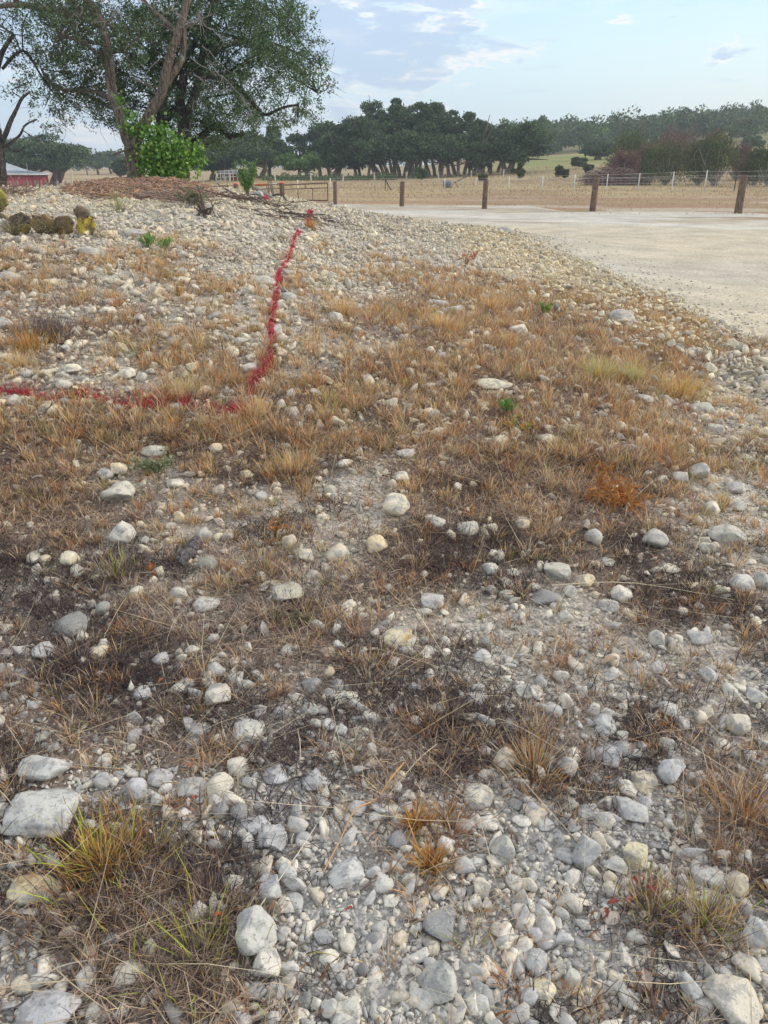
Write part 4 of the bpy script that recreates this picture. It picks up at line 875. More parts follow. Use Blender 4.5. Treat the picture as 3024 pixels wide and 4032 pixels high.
m.build('bark_chips', M_CHIP, origin=TREE, props=dict(label='mound of orange-brown bark chips and strips around the big oak', category='wood chips', kind='stuff'))
# ------------------------------------------------------------------ the big oaks
TY = float(TREE[1])
def cp(cx, cy, dy=0.0): return at_y(cx * .904, cy * .904, TY + dy)
def limb(m, pts, r0, r1, sides=12, col=(.2, .2, .2, 0), rough=.10, sm=5):
    P = np.array([cp(*p) for p in pts]); m.tube(P, np.linspace(r0, r1, len(P)), sides, col, sm, rough); return P
LEAFROWS = {-6: "88899999999999999999999500", -5: "88899999999999999999999600", -4: "88899999999999999999999700", -3: "78889999999999999999999700", -2: "67889999999999999999999600", -1: "67788999999999999999999500",
 0: "66678889999999999999999500", 1: "66777899999999999999999600", 2: "45467888899999999999999720", 3: "34536778889999999999999850", 4: "24568888999999999999999972", 5: "12568999999899999999999861",
 6: "12678999998999999999975640", 7: "13556778889889989999972200", 8: "13432567888888888899537730", 9: "12432246772789988887546830", 10: "01100023320255777765312400", 11: "00000001000004766630000000", 12: "00000000000001343200000000"}
def crown_blobs(sel):
    out = []
    for r, row in LEAFROWS.items():
        for c_, ch in enumerate(row):
            d = int(ch)
            if not d: continue
            nb = (d / 9) ** 1.3 * (1.7 if r >= 0 else .8); nb = int(nb) + (rng.random() < nb % 1)
            for _ in range(nb):
                cx = c_ * 55 + rng.uniform(-6, 61); cy = r * 55 + rng.uniform(-6, 61)
                s = sel(c_, r)
                if s is None: continue
                out.append((cx, cy, *s))
    return out
allb = []
for r, row in LEAFROWS.items():
    for c_, ch in enumerate(row):
        d = int(ch)
        if not d: continue
        nb = (d / 9) ** 1.3 * (1.9 if r >= 0 else .7); nb = int(nb) + (rng.random() < nb % 1)
        for _ in range(nb):
            if c_ <= 2 and r >= 1: T, dy = 2, rng.uniform(-.5, 1.2)
            elif c_ >= 13 or (c_ >= 9 and rng.random() < .5): T, dy = 1, rng.uniform(.4, 3.6)
            else: T, dy = 0, rng.uniform(-1.0, 3.0) if r < 5 else rng.uniform(.3, 3.)
            p = cp(c_ * 55 + rng.uniform(-4, 59), r * 55 + rng.uniform(-4, 59), dy)
            allb.append((T, p))
OAKL = [(.075, .125, .055), (.055, .095, .045), (.105, .165, .07), (.042, .070, .038), (.15, .20, .09)]
OAKR = [(.08, .15, .065), (.06, .115, .052), (.12, .20, .09), (.05, .085, .045), (.17, .25, .12)]
def oak(idx, base, label, trunkfn, cols, barkm, lsize=.06, per=290):
    root = empty('oak_tree', base, label, 'tree'); per = (200, 250, 150)[idx]
    m = MB(); nodes = trunkfn(m); nodes = np.concatenate(nodes)
    B = np.array([p for T, p in allb if T == idx])
    tw = MB()
    for b in B:
        if rng.random() < .62:
            q = nodes[np.argmin(((nodes - b) ** 2).sum(1) + rng.uniform(0, .5, len(nodes)))]
            mid = (q + b) / 2 + rng.normal(0, .12, 3) + [0, 0, .05]; Lq = np.linalg.norm(q - b)
            tw.tube([q, mid, b], [.006 + .010 * min(Lq, 2), .007 + .004 * Lq, .004], 4, (.2, .2, .2, 0), 3)
        for _ in range(3):
            e = b + rng.normal(0, .26, 3); tw.tube([b, (b + e) / 2 + rng.normal(0, .05, 3), e], [.005, .004, .002], 3, (.2, .2, .2, 0))
    m.build('trunk', barkm, root, smooth=True); tw.build('branches', barkm, root)
    n = len(B) * per; nt = 6; tips = B[:, None, :] + rng.normal(0, 1, (len(B), nt, 3)) * np.array([.19, .21, .14])
    t = tips[np.repeat(np.arange(len(B)), per), rng.integers(0, nt, n)]
    P = t + rng.normal(0, .052, (n, 3)); L = MB(); leaves(L, P, lsize, cols, .42, var=.28)
    L.build('crown', M_LEAF, root); return root
LB = at_z(np.array(533.), np.array(722.), float(H(TREE[0], TREE[1])) + .0)
def f_front(m):
    N = []
    N.append(limb(m, [(600, 800), (593, 770), (586, 720), (577, 670), (572, 640)], .18, .14, 16, rough=.07))
    N.append(limb(m, [(576, 655), (548, 590), (520, 500), (492, 410), (480, 330), (472, 240), (455, 150), (440, 95), (400, 40), (372, -30), (330, -140)], .11, .065, 12))
    N.append(limb(m, [(440, 95, 0), (392, 82, .1), (330, 60, .3), (250, 45, .6), (150, 30, .8), (60, 20, 1.), (-60, 40, 1.2)], .10, .04, 8))
    N.append(limb(m, [(578, 660), (600, 600), (632, 535), (668, 470), (705, 400), (722, 320), (745, 230), (775, 150), (795, 80), (812, 10), (830, -90)], .105, .06, 12))
    N.append(limb(m, [(712, 380, .05), (745, 330, .1), (790, 260, .15), (800, 180, .15), (800, 110, .2)], .08, .05, 10))
    N.append(limb(m, [(770, 150, .1), (720, 90, .2), (660, 40, .4), (600, -40, .6)], .05, .02, 6))
    N.append(limb(m, [(500, 440, .2), (420, 400, .6), (330, 395, 1.0), (240, 380, 1.2), (180, 300, 1.3)], .05, .02, 6))
    N.append(limb(m, [(482, 300, .3), (420, 230, .8), (350, 180, 1.2), (260, 160, 1.5)], .05, .02, 6))
    N.append(limb(m, [(830, -90, 0), (900, -180, .3), (960, -260, .5)], .08, .03, 6))
    N.append(limb(m, [(370, -30, 0), (430, -160, .6), (520, -260, 1.)], .07, .03, 6))
    N.append(limb(m, [(573, 640, -.1), (545, 655, -.25), (478, 678, -.35)], .022, .016, 6))
    return N
def f_back(m):
    N = []
    N.append(limb(m, [(800, 830, .9), (798, 760, .9), (797, 680, .9), (800, 600, .9), (790, 500, 1.), (785, 420, 1.), (800, 330, 1.1)], .14, .08, 12))
    N.append(limb(m, [(712, 800, 1.), (706, 700, 1.), (702, 600, 1.), (704, 500, 1.), (712, 420, 1.)], .13, .09, 12))
    N.append(limb(m, [(803, 620, .9), (815, 540, .9), (822, 480, .9), (850, 410, 1.), (872, 340, 1.1), (880, 250, 1.3), (900, 120, 1.5), (930, 0, 1.6), (960, -120, 1.6)], .10, .05, 10))
    N.append(limb(m, [(712, 430, 1.), (760, 330, 1.2), (840, 200, 1.4), (900, 60, 1.4), (1000, -80, 1.6)], .08, .04, 8))
    N.append(limb(m, [(715, 530, 1.), (760, 480, 1.1), (830, 470, 1.2), (860, 400, 1.2)], .07, .05, 8))
    N.append(limb(m, [(806, 660, 1.), (870, 600, 1.3), (940, 550, 1.5), (1000, 590, 1.6), (1062, 582, 1.6)], .09, .04, 8))
    N.append(limb(m, [(930, 555, 1.5), (970, 575, 1.4), (1005, 605, 1.2)], .06, .03, 7))
    N.append(limb(m, [(872, 340, 1.1), (960, 330, 1.5), (1060, 400, 1.9), (1120, 470, 2.), (1160, 500, 2.), (1230, 470, 2.1), (1300, 455, 2.2)], .06, .02, 7))
    N.append(limb(m, [(880, 250, 1.3), (980, 200, 2.), (1100, 180, 2.4), (1220, 200, 2.6), (1350, 260, 2.6)], .06, .02, 7))
    N.append(limb(m, [(930, 0, 1.6), (1040, -40, 2.), (1160, -20, 2.3)], .05, .02, 6))
    N.append(limb(m, [(1160, 30, 2.3), (1250, 120, 2.4), (1320, 200, 2.4), (1400, 300, 2.2), (1385, 405, 2.)], .022, .006, 5))
    return N
def f_left(m):
    N = []
    N.append(limb(m, [(-6, 850, -1.), (0, 780, -1.), (-5, 700, -1.), (-12, 640, -1.), (-20, 560, -.9)], .13, .10, 10))
    N.append(limb(m, [(-6, 650, -1.), (30, 570, -1.), (50, 520, -.9), (75, 470, -.8), (95, 430, -.6), (130, 400, -.4)], .05, .02, 7))
    N.append(limb(m, [(-12, 640, -1.), (30, 632, -1.), (85, 590, -.9), (110, 545, -.8), (160, 520, -.6)], .035, .012, 6))
    N.append(limb(m, [(-20, 560, -.9), (-30, 400, -.6), (0, 250, -.3), (60, 150, 0)], .09, .03, 7))
    N.append(limb(m, [(10, 300, -.3), (100, 220, 0.), (180, 330, .3), (230, 400, .4)], .03, .012, 6))
    N.append(limb(m, [(85, 590, -.9), (100, 570, -.9), (150, 600, -.8), (190, 590, -.8)], .012, .006, 5))
    N.append(limb(m, [(-5, 600, -1.), (60, 660, -1.), (110, 640, -1.)], .012, .006, 5))
    return N
oak(0, LB, 'big oak with forked rough brown trunk rising from the mound of bark chips', f_front, OAKL, M_BARK)
bb = cp(798, 790, .9); bb[2] = float(H(bb[0], bb[1])); oak(1, bb, 'dark multi-stemmed oak just behind and right of the forked oak', f_back, OAKR, M_DARKBARK)
bl = cp(0, 800, -1.); bl[2] = float(H(bl[0], bl[1])); oak(2, bl, 'half bare oak cut by the left edge with thin grey branches', f_left, OAKL, M_DARKBARK)
# dead grey twigs hanging in the crown
m = MB()
def deadbranch(a, b, dy, r, depth=3):
    A_, B_ = cp(*a, dy), cp(*b, dy); L = np.linalg.norm(B_ - A_); pts = [A_ + (B_ - A_) * t + rng.normal(0, L * .05, 3) * (0 < t < 1) for t in np.linspace(0, 1, 6)]
    m.tube(pts, np.linspace(r, r * .4, 6), 5, (.5, .5, .5, 0), 2)
    if depth:
        for _ in range(4):
            k = rng.integers(1, 6); q = pts[k]; e = q + rng.normal(0, L * .28, 3) + np.array([0, 0, -.06 * L])
            mid = (q + e) / 2 + rng.normal(0, L * .05, 3); m.tube([q, mid, e], [r * .5, r * .35, r * .2], 4, (.5, .5, .5, 0), 2)
            for _ in range(2): w_ = e + rng.normal(0, L * .14, 3); m.tube([mid, (mid + w_) / 2 + rng.normal(0, L * .03, 3), w_], [r * .3, r * .25, r * .12], 3, (.5, .5, .5, 0))
for a, b in [((800, 110), (930, 60)), ((860, 60), (900, 170)), ((900, 120), (1010, 190)), ((830, 250), (960, 330)), ((880, 200), (980, 300)), ((920, 280), (1010, 420)), ((860, 40), (880, 160)), ((770, 10), (700, 90)), ((360, 30), (230, 130)), ((450, 120), (520, 30)),
             ((700, 240), (620, 350)), ((960, 330), (1060, 420)), ((780, 120), (860, 90)), ((850, 330), (930, 390)), ((740, 60), (640, 30)), ((1050, 420), (1110, 520))]:
    m = MB(); deadbranch(a, b, -.6 if a[0] < 830 else .1, .011); m.build('dead_branch', M_DEAD, bpy.data.objects['oak_tree'])
for a, b in [((740, 620), (830, 560)), ((760, 650), (850, 640)), ((800, 560), (880, 620)), ((730, 640), (800, 680)), ((830, 630), (760, 600)), ((840, 480), (930, 350)), ((1040, 580), (1100, 420))]:
    m = MB(); deadbranch(a, b, .4, .010); m.build('dead_branch', M_DEAD, bpy.data.objects['oak_tree.001'])
# vine on the trunk
vb = cp(700, 800, -.2); vb[2] = float(H(vb[0], vb[1])); root = empty('vine', vb, 'bright green heart-leaved vine climbing between the two big oaks', 'vine'); L = MB(); S_ = MB()
vb_l = [((680, 660), 60), ((700, 720), 62), ((740, 760), 50), ((720, 780), 45), ((650, 690), 40), ((770, 700), 60), ((800, 690), 50), ((830, 670), 38), ((860, 655), 20), ((882, 700), 12), ((640, 640), 32), ((680, 600), 40), ((730, 640), 38), ((780, 640), 22), ((600, 560), 26), ((575, 560), 20), ((560, 500), 14), ((530, 430), 16), ((545, 545), 16), ((700, 570), 22), ((660, 740), 35), ((640, 580), 20), ((750, 800), 22), ((590, 500), 10)]
for (c_, r_) in vb_l:
    c0 = cp(*c_, -.25); rr = r_ * .904 / FPX * TY; n = int(r_ * r_ * .10) + 8
    leaves(L, c0 + rng.normal(0, rr * .72, (n, 3)) * [1, .6, 1], .07, [(.16, .36, .055), (.24, .47, .08), (.12, .27, .05), (.36, .54, .13), (.08, .18, .04)], .85, outward=np.array([0, -.9, .3]))
    q = cp(700, 790, -.15); S_.tube([q, (q + c0) / 2 + rng.normal(0, .08, 3), c0], [.01, .008, .004], 4, (.2, .15, .1, 0), 3)
S_.build('stem', M_BARK, root); L.build('foliage', M_LEAF, root)
# ------------------------------------------------------------------ brush on the crest
def brush(c0, c1, n, r, spread, cols, label, name='brush_pile', category='brush', lift=.12, lmin=.25, lmax=.95, matl=M_ATTR):
    A_, B_ = np.array(c0), np.array(c1); m = MB()
    for _ in range(n):
        t = rng.random(); p = A_ + (B_ - A_) * t + rng.normal(0, 1, 3) * [spread * .5, spread, 0]; a = rng.uniform(0, 6.28) if rng.random() < .6 else rng.normal(-.2, .5)
        L_ = rng.uniform(lmin, lmax); e = np.array([math.cos(a), math.sin(a), 0]) * L_ / 2; pts = []
        for s in np.linspace(-1, 1, 5):
            q = p + e * s + rng.normal(0, .03 * L_, 3); q[2] = float(H(q[0], q[1])) + .02 + abs(rng.normal(0, lift)) + .05 * s * s * L_; pts.append(q)
        m.tube(pts, np.linspace(r, r * .3, 5) * rng.uniform(.5, 1.3), 4, (*(np.array(cols[rng.integers(len(cols))]) * rng.uniform(.8, 1.2)), 0), 2)
    return m.build(name, matl, props=dict(label=label, category=category))
DK = [(.10, .07, .06), (.16, .10, .08), (.07, .055, .05)]
brush(ground(880, 792), ground(1090, 820), 55, .006, .28, DK, 'low pile of dark twigs on the crest before the gate', lift=.05)
brush(ground(1080, 850), ground(1330, 880), 40, .006, .4, DK + [(.25, .2, .17)], 'dark sticks strewn along the right shoulder of the bank', name='scattered_sticks', lift=.02, lmin=.25, lmax=.8)
brush(ground(690, 805), ground(800, 800), 40, .007, .3, [(.22, .15, .12), (.14, .10, .09), (.3, .22, .18)], 'small heap of brown twigs at the right foot of the bark chips', lift=.06)
brush(ground(0, 775), ground(110, 780), 40, .006, .25, [(.22, .14, .10), (.3, .2, .16), (.14, .1, .08)], 'tangle of brown twigs at the foot of the half bare left oak', lift=.10)
m = MB(); g = ground(808, 850)
for _ in range(30):
    a = rng.uniform(0, 6.28); L_ = rng.uniform(.06, .24); e = g + np.array([math.cos(a) * L_ * .6, math.sin(a) * .15, L_ * rng.uniform(.3, 1.0)]); m.tube([g + rng.normal(0, .03, 3) * [1, 1, 0], (g + e) / 2 + rng.normal(0, .03, 3), e], [.012, .008, .004], 5, (*DK[0], 0), 2, .1)
m.tube([g, g + [-.02, 0, .18], g + [-.06, 0, .34]], [.022, .015, .007], 6, (.12, .09, .08, 0), 3, .1)
m.build('stump_roots', M_ATTR, props=dict(label='dark upturned root stub standing on the crest of the bank', category='stump'))
def poly3(px_list, Y, r0, r1, col, label, name, category='branch', sides=6, matl=M_ATTR):
    P = np.array([at_y(a, b, Y + c_) for a, b, c_ in px_list]); m = MB(); m.tube(P, np.linspace(r0, r1, len(P)), sides, (*col, 0), 4, .08)
    return m.build(name, matl, smooth=True, props=dict(label=label, category=category))
gY = ground(1050, 778)[1]
poly3([(998, 735, 0), (1025, 752, -.2), (1060, 775, -.5), (1090, 795, -.9), (1130, 812, -1.2)], gY + .6, .03, .05, (.30, .26, .23), 'long grey log leaning down the right shoulder of the bank', 'fallen_log')
poly3([(1075, 770, 0), (1095, 765, 0), (1115, 772, 0), (1130, 790, 0), (1160, 796, 0), (1210, 792, .2)], gY, .02, .008, (.08, .06, .055), 'dark curved branch arching over the bank before the gate', 'fallen_branch')
poly3([(1052, 665, 0), (1056, 720, 0), (1060, 770, 0)], gY + .4, .008, .014, (.2, .17, .15), 'thin bare upright sapling stem, left of three in front of the gate', 'sapling', 'sapling')
poly3([(1060, 700, 0), (1066, 735, 0), (1074, 775, 0)], gY + .4, .008, .014, (.2, .17, .15), 'thin bare upright sapling stem, middle of three in front of the gate', 'sapling', 'sapling')
poly3([(1068, 697, 0), (1073, 740, 0), (1080, 775, 0)], gY + .4, .008, .014, (.2, .17, .15), 'thin bare upright sapling stem, right of three in front of the gate', 'sapling', 'sapling')
poly3([(1145, 760, 0), (1142, 790, 0)], gY + .1, .008, .01, (.2, .17, .15), 'short bare twig standing before the right gate leaf', 'sapling', 'sapling') if 0 else None
g = ground(285, 745); poly3([(282, 672, 0), (283, 700, 0), (281, 742, 0)], g[1] + .1, .010, .02, (.5, .45, .36), 'pale upright stake standing left of the bark chips', 'stake', 'stake')
# pale rock on the crest with a red paint mark
m = MB(); g = ground(1020, 782); v, f = rock_shape(4, 9, .9, .1); m.add(v * [.09, .08, .075] + g + [0, 0, .05], f, (.55, .54, .51, 0))
m.build('limestone_rock', M_STONE, smooth=True, props=dict(label='pale boulder perched on the crest behind the red paint mark and before the gate', category='rock', group='loose limestone rocks on the slope'))
# red painted line: the thick wet part lying over stones and grass stems
m = MB()
for k, l in enumerate(PAINT[:3]):
    l = np.array(l); seg = np.linalg.norm(np.diff(l[:, :2], axis=0), axis=1); n = int(seg.sum() * (170 if k == 0 else 60)); t = rng.random(n) * seg.sum(); cs = np.r_[0, np.cumsum(seg)]
    i = np.clip(np.searchsorted(cs, t) - 1, 0, len(seg) - 1); fr = (t - cs[i]) / seg[i]; P = l[i] + (l[i + 1] - l[i]) * fr[:, None]; dist = np.hypot(P[:, 0], P[:, 1])
    P[:, :2] += rng.normal(0, 1, (n, 2)) * ((.018 if k == 0 else .006) + .0016 * dist)[:, None]; P[:, 2] = H(P[:, 0], P[:, 1]) + .004
    blades(m, P, rng.uniform(0, 6.28, n), rng.uniform(.03, .09, n), rng.uniform(.3, 1.4, n), rng.uniform(0, .8, n), rng.uniform(.002, .004, n) + .0004 * dist, pal([(.44, .03, .06), (.30, .015, .035), (.52, .07, .11)], n), rng.normal(0, .15, n), alpha=np.zeros(n))
m.build('paint_line', M_GRASS, props=dict(label='crimson sprayed paint line across the grass and stones, bending at a corner', category='paint line', kind='stuff'))
# ------------------------------------------------------------------ round timber fence by the road

def zt(px, py, Y): return float(at_y(px, py, Y)[2])
froot = empty('post_fence', ground(1907, 824), 'roadside fence of five stout round wooden posts with thin wire', 'fence')
PP = [(1320, 713, 806, .09), (1582, 714, 814, .10), (1907, 706, 823, .105), (2333, 697, 832, .12), (2905, 690, 842, .14)]; bases = []
for (px, t_, b_, r_) in PP:
    g = ground(px, b_); h_ = zt(px, t_, g[1]) - g[2]; m = MB(); lean = rng.normal(0, .015, 2)
    P = [g + np.array([lean[0] * s * h_, lean[1] * s * h_, s * h_]) for s in (-.1, 0, .3, .6, .9, .985, 1.0)]
    m.tube(P, [r_ * 1.05, r_ * 1.04, r_, r_ * .98, r_ * .97, r_ * .9, r_ * .7], 14, (.2, .2, .2, 0), 0, .05); m.build('post', M_POST, froot, smooth=True); bases.append((g, h_))
m = MB()
bases2 = bases + [(bases[-1][0] * 2 - bases[-2][0] + np.array([1.5, 1.5, 0]), bases[-1][1])]
for (a, ha), (b, hb) in zip(bases2[:-1], bases2[1:]):
    for k in (.97,): m.tube([a + [0, .1, ha * k], (a + b) / 2 + [0, .1, (ha + hb) / 2 * k - .03], b + [0, .1, hb * k]], .007, 4, (.36, .36, .35, 0), 3)
    for k in (.2, .4, .6, .8): m.tube([a + [0, .1, ha * k], b + [0, .1, hb * k]], .0035, 3, (.4, .4, .39, 0))
    n = int(np.linalg.norm(b - a) / .3)
    for i in range(n): q = a + (b - a) * i / n + [0, .1, 0]; m.tube([q + [0, 0, .03], q + [0, 0, ha * .8]], .002, 3, (.4, .4, .39, 0))
m.build('wire_mesh', M_METAL, froot)
# ------------------------------------------------------------------ T-post wire fence behind
TP = [(1175, 708, 783, 0), (1302, 712, 775, 0), (1517, 704, 768, 1), (1750, 705, 763, 0), (1872, 701, 759, 0), (2002, 696, 757, 0), (2134, 692, 754, 0), (2259, 686, 747, 0), (2388, 684, 743, 0), (2513, 681, 739, 0), (2646, 675, 737, 0), (2776, 670, 732, 0), (2894, 671, 729, 1), (3040, 668, 728, 0)]
tr = empty('wire_fence', ground(2134, 754), 'long wire mesh fence on thin white steel posts across the field', 'fence'); tb = []
for (px, t_, b_, dk) in TP:
    Y = 60 - 3 * (px - 1300) / 1700 if px > 1250 else 50
    p = at_y(px, b_, Y); p[2] = float(H(p[0], p[1])); h_ = max(zt(px, t_, Y) - p[2], .8); m = MB()
    c = (.05, .05, .05, 0) if dk else (.78, .78, .74, 0)
    m.box(p + [0, 0, h_ / 2 - .05], (.055, .03, h_ + .1), None, c); m.box(p + [0, -.02, h_ / 2 - .05], (.018, .05, h_ + .098), None, c)
    m.build('post', M_ATTR, tr); tb.append((p, h_))
p = at_y(1540, 768, 60); p[2] = float(H(p[0], p[1])); m = MB(); m.tube([tb[2][0] + [0, 0, tb[2][1] * .9], p], .045, 6, (.07, .06, .06, 0)); m.build('brace', M_ATTR, tr)
m = MB()
for (a, ha), (b, hb) in zip(tb[1:-1], tb[2:]):
    for k in (.12, .28, .44, .6, .76, .95): m.tube([a + [0, 0, ha * k], b + [0, 0, hb * k]], .008 if k > .7 else .005, 3, (.55, .55, .52, 0))
    n = int(np.linalg.norm(b - a) / .3)
    for i in range(n): q = a + (b - a) * i / n; m.tube([q + [0, 0, ha * .1], q + [0, 0, ha * .76]], .0045, 3, (.5, .5, .47, 0))
m.build('wire_mesh', M_METAL, tr)
# stock fence of cedar stays in front of the far trees
def stay_fence(pxs, ytop, ybot, Y, label, col=(.50, .46, .38)):
    root = None; prev = None; wires = MB()
    for i, px in enumerate(pxs):
        p = at_y(px, ybot, Y); p[2] = float(H(p[0], p[1])); h_ = max(zt(px, ytop, Y) - p[2], .9)
        if root is None: root = empty('stock_fence', p, label, 'fence')
        m = MB(); le = rng.normal(0, .08, 2); m.tube([p, p + [le[0] * .5, 0, h_ * .5], p + [le[0], le[1], h_]], [.09, .08, .07], 6, (*(np.array(col) * rng.uniform(.8, 1.15)), 0), 0, .15); m.build('post', M_ATTR, root)
        if prev is not None:
            for k in (.3, .6, .9): wires.tube([prev + [0, 0, h_ * k], p + [0, 0, h_ * k]], .012, 3, (.25, .24, .22, 0))
        prev = p
    wires.build('wire', M_METAL, root)
stay_fence([560, 640, 720, 800, 905, 985, 1085, 1225, 1350, 1475, 1602, 1727, 1855, 1980, 2092], 690, 716, 92, 'pale rough cedar post fence in front of the dark oak grove')
stay_fence([2340, 2370, 2240, 2170, 2110, 2050], 655, 680, 112, 'faint stock fence on the green slope left of the brush pile', (.4, .36, .3)) if 0 else None
stay_fence([-20, 15, 45, 75, 110, 140, 165, 188, 225, 262, 300, 330, 380, 400, 440], 712, 742, 62, 'low pipe and post fence in front of the red barn', (.28, .25, .24))
# ------------------------------------------------------------------ gate
def leaf(pa, pb, Ya, Yb, ta, tb_, label, zb=0.06):
    A_ = at_y(pa, 780, Ya); B_ = at_y(pb, 780, Yb); A_[2] = float(H(*A_[:2])) + zb; B_[2] = float(H(*B_[:2])) + zb
    ha = zt(pa, ta, Ya) - A_[2]; hb = zt(pb, tb_, Yb) - B_[2]; root = empty('gate', A_ * .5 + B_ * .5, label, 'gate'); f = MB(); c = (.13, .085, .075, 0)
    Q = lambda s, k: A_ + (B_ - A_) * s + [0, 0, (ha + (hb - ha) * s) * k]
    for e in ([Q(0, 0), Q(1, 0)], [Q(0, 1), Q(1, 1)], [Q(0, 0), Q(0, 1)], [Q(1, 0), Q(1, 1)]): f.tube(e, .028, 8, c)
    f.tube([Q(0, .72), Q(1, .72)], .022, 6, c)
    for s in (.33, .66): f.tube([Q(s, 0), Q(s, .72)], .02, 6, c)
    f.tube([Q(.5, .72), Q(.5, 1)], .02, 6, c); f.build('frame', M_METAL, root)
    w_ = MB()
    for i in range(1, 26): w_.tube([Q(i / 26, .01), Q(i / 26, .71)], .004, 3, (.25, .2, .18, 0))
    for k in (.1, .2, .3, .4, .5, .6): w_.tube([Q(0, k), Q(1, k)], .004, 3, (.25, .2, .18, 0))
    w_.build('mesh_panel', M_METAL, root); return A_, B_
leaf(1118, 1291, 41.5, 41, 729, 720, 'right rust-brown pipe and mesh gate leaf beside the first round post')
leaf(1002, 1105, 42.5, 41.8, 731, 724, 'middle rust-brown gate leaf with an orange and white rod on top')
leaf(802, 895, 43, 42.6, 738, 731, 'left rust-brown gate leaf partly behind the twig pile')
for (px, t_, Y, lab) in [(1112, 723, 41.4, 'squat brown gate post with a red cap, between the middle and right gate leaves'), (932, 726, 42.3, 'squat brown gate post with a red cap, left of the green shrub')]:
    p = at_y(px, 785, Y); p[2] = float(H(*p[:2])); h_ = zt(px, t_, Y) - p[2]; root = empty('gate_post', p, lab, 'gate post')
    m = MB(); m.tube([p, p + [0, 0, h_ * .5], p + [0, 0, h_]], [.13, .12, .12], 12, (.2, .2, .2, 0), 0, .06); m.build('post', M_POST, root)
    m = MB(); m.tube([p + [0, 0, h_ + .003], p + [0, 0, h_ + .04], p + [0, 0, h_ + .055]], [.125, .12, .06], 12, (.55, .06, .05, 0)); m.build('cap', M_ATTR, root)
for (px, t_, lab) in [(901, 728, 'thin dark steel post left of the squat gate post'), (996, 722, 'thin dark steel post at the hinge side of the middle gate leaf')]:
    p = at_y(px, 785, 42.4); p[2] = float(H(*p[:2])); m = MB(); m.tube([p, p + [0, 0, zt(px, t_, 42.4) - p[2]]], .035, 8, (.06, .05, .05, 0)); m.build('steel_post', M_METAL, props=dict(label=lab, category='post'))
A_, B_ = at_y(1003, 729, 42.3), at_y(1088, 726, 41.7); m = MB(); 
m.tube([A_ + [0, 0, .03], A_ * .35 + B_ * .65 + [0, 0, .03]], .03, 6, (.75, .17, .05, 0)); m.tube([A_ * .35 + B_ * .65 + [0, 0, .03], B_ + [0, 0, .03]], .03, 6, (.75, .72, .66, 0))
m.build('marker_rod', M_ATTR, props=dict(label='orange and white rod lying along the top of the middle gate leaf', category='rod'))
# grey drum with a long lever in the field
p = at_y(1760, 737, 66); p[2] = float(H(*p[:2])); root = empty('drum', p, 'blue-grey metal drum lying in the field with a long dark pole', 'drum'); m = MB()
m.tube([p + [-.32, 0, .27], p + [-.27, 0, .28], p + [.27, 0, .28], p + [.32, 0, .27]], [.20, .28, .28, .20], 16, (.13, .16, .20, 0)); m.build('drum_body', M_ATTR, root, smooth=True)
m = MB(); m.tube([p + [.5, 0, .35], p + [2.4, 0, 1.25]], [.05, .03], 6, (.16, .14, .14, 0)); m.tube([p + [.3, -.1, 0], p + [.6, 0, .45], p + [.9, .1, 0]], .04, 6, (.16, .14, .14, 0)); m.build('pole', M_METAL, root)
# ------------------------------------------------------------------ red barn
YB = 112.0
def PB(px, py, Y=YB): return at_y(px, py, Y)
x0, x1 = PB(-160, 700)[0], PB(188, 700)[0]; ze = zt(180, 684, YB); zb = float(H(x1, YB)) - .3; zr = zt(90, 641, YB + 5)
xr = PB(95, 641, YB + 5)[0]; root = empty('barn', ((x0 + x1) / 2, YB, zb), 'long red metal barn with a pale grey roof behind the left oak', 'barn'); DP = 10
m = MB(); RC = (.46, .085, .095, 0)
m.box(((x0 + x1) / 2, YB + .06, (ze + zb) / 2), (x1 - x0, .12, ze - zb), None, RC)
n = int((x1 - x0) / .45)
for i in range(n + 1): m.box((x0 + (x1 - x0) * i / n, YB - .03, (ze + zb) / 2), (.09, .055, ze - zb - .02), None, (.40, .072, .082, 0))
m.box((x1 - .06, YB + DP / 2 + .12, (ze + zb) / 2), (.12, DP, ze - zb), None, RC); m.box((x0 + .06, YB + DP / 2 + .12, (ze + zb) / 2), (.12, DP, ze - zb), None, RC); m.box(((x0 + x1) / 2, YB + DP + .1, (ze + zb) / 2), (x1 - x0 - .3, .12, ze - zb), None, RC)
m.build('wall', M_ATTR, root)
m = MB(); xl = x0 - (xr - x1) * 0; e = .35
P = np.array([[x0 - e, YB - e, ze], [x1 + e, YB - e, ze], [x1 + e, YB + DP + e, ze], [x0 - e, YB + DP + e, ze], [x0 + 3, YB + DP / 2, zr], [xr, YB + DP / 2, zr]]); 
mid = (P[5] + P[1]) / 2 - [0, 0, .35]; mid2 = (P[5] + P[2]) / 2 - [0, 0, .35]; m1 = (P[4] + P[0]) / 2 - [0, 0, .2]; m2 = (P[4] + P[3]) / 2 - [0, 0, .2]
Pt = np.concatenate([P, [mid, mid2, m1, m2]]); F4 = [(0, 1, 6, 8), (8, 6, 5, 4), (2, 3, 9, 7), (7, 9, 4, 5), (1, 2, 7, 6), (3, 0, 8, 9)]
GCOL = (.36, .40, .44, 0); m.add(Pt, F4, GCOL); m.add(Pt[[5, 6, 7, 4, 8, 9]], [(0, 1, 2), (3, 5, 4)], GCOL)
m.add(Pt - [0, 0, .12], [f[::-1] for f in F4], GCOL); m.box(((x0 + x1) / 2, YB - e, ze - .07), (x1 - x0 + 2 * e, .04, .16), None, (.55, .56, .57, 0))
for i in range(1, 30):
    t = i / 30; a = P[0] + (P[1] - P[0]) * t; b = Pt[8] + (mid - Pt[8]) * t; m.tube([a + [0, 0, .02], b + [0, 0, .03]], .03, 4, (.32, .36, .40, 0))
m.build('roof', M_ATTR, root)
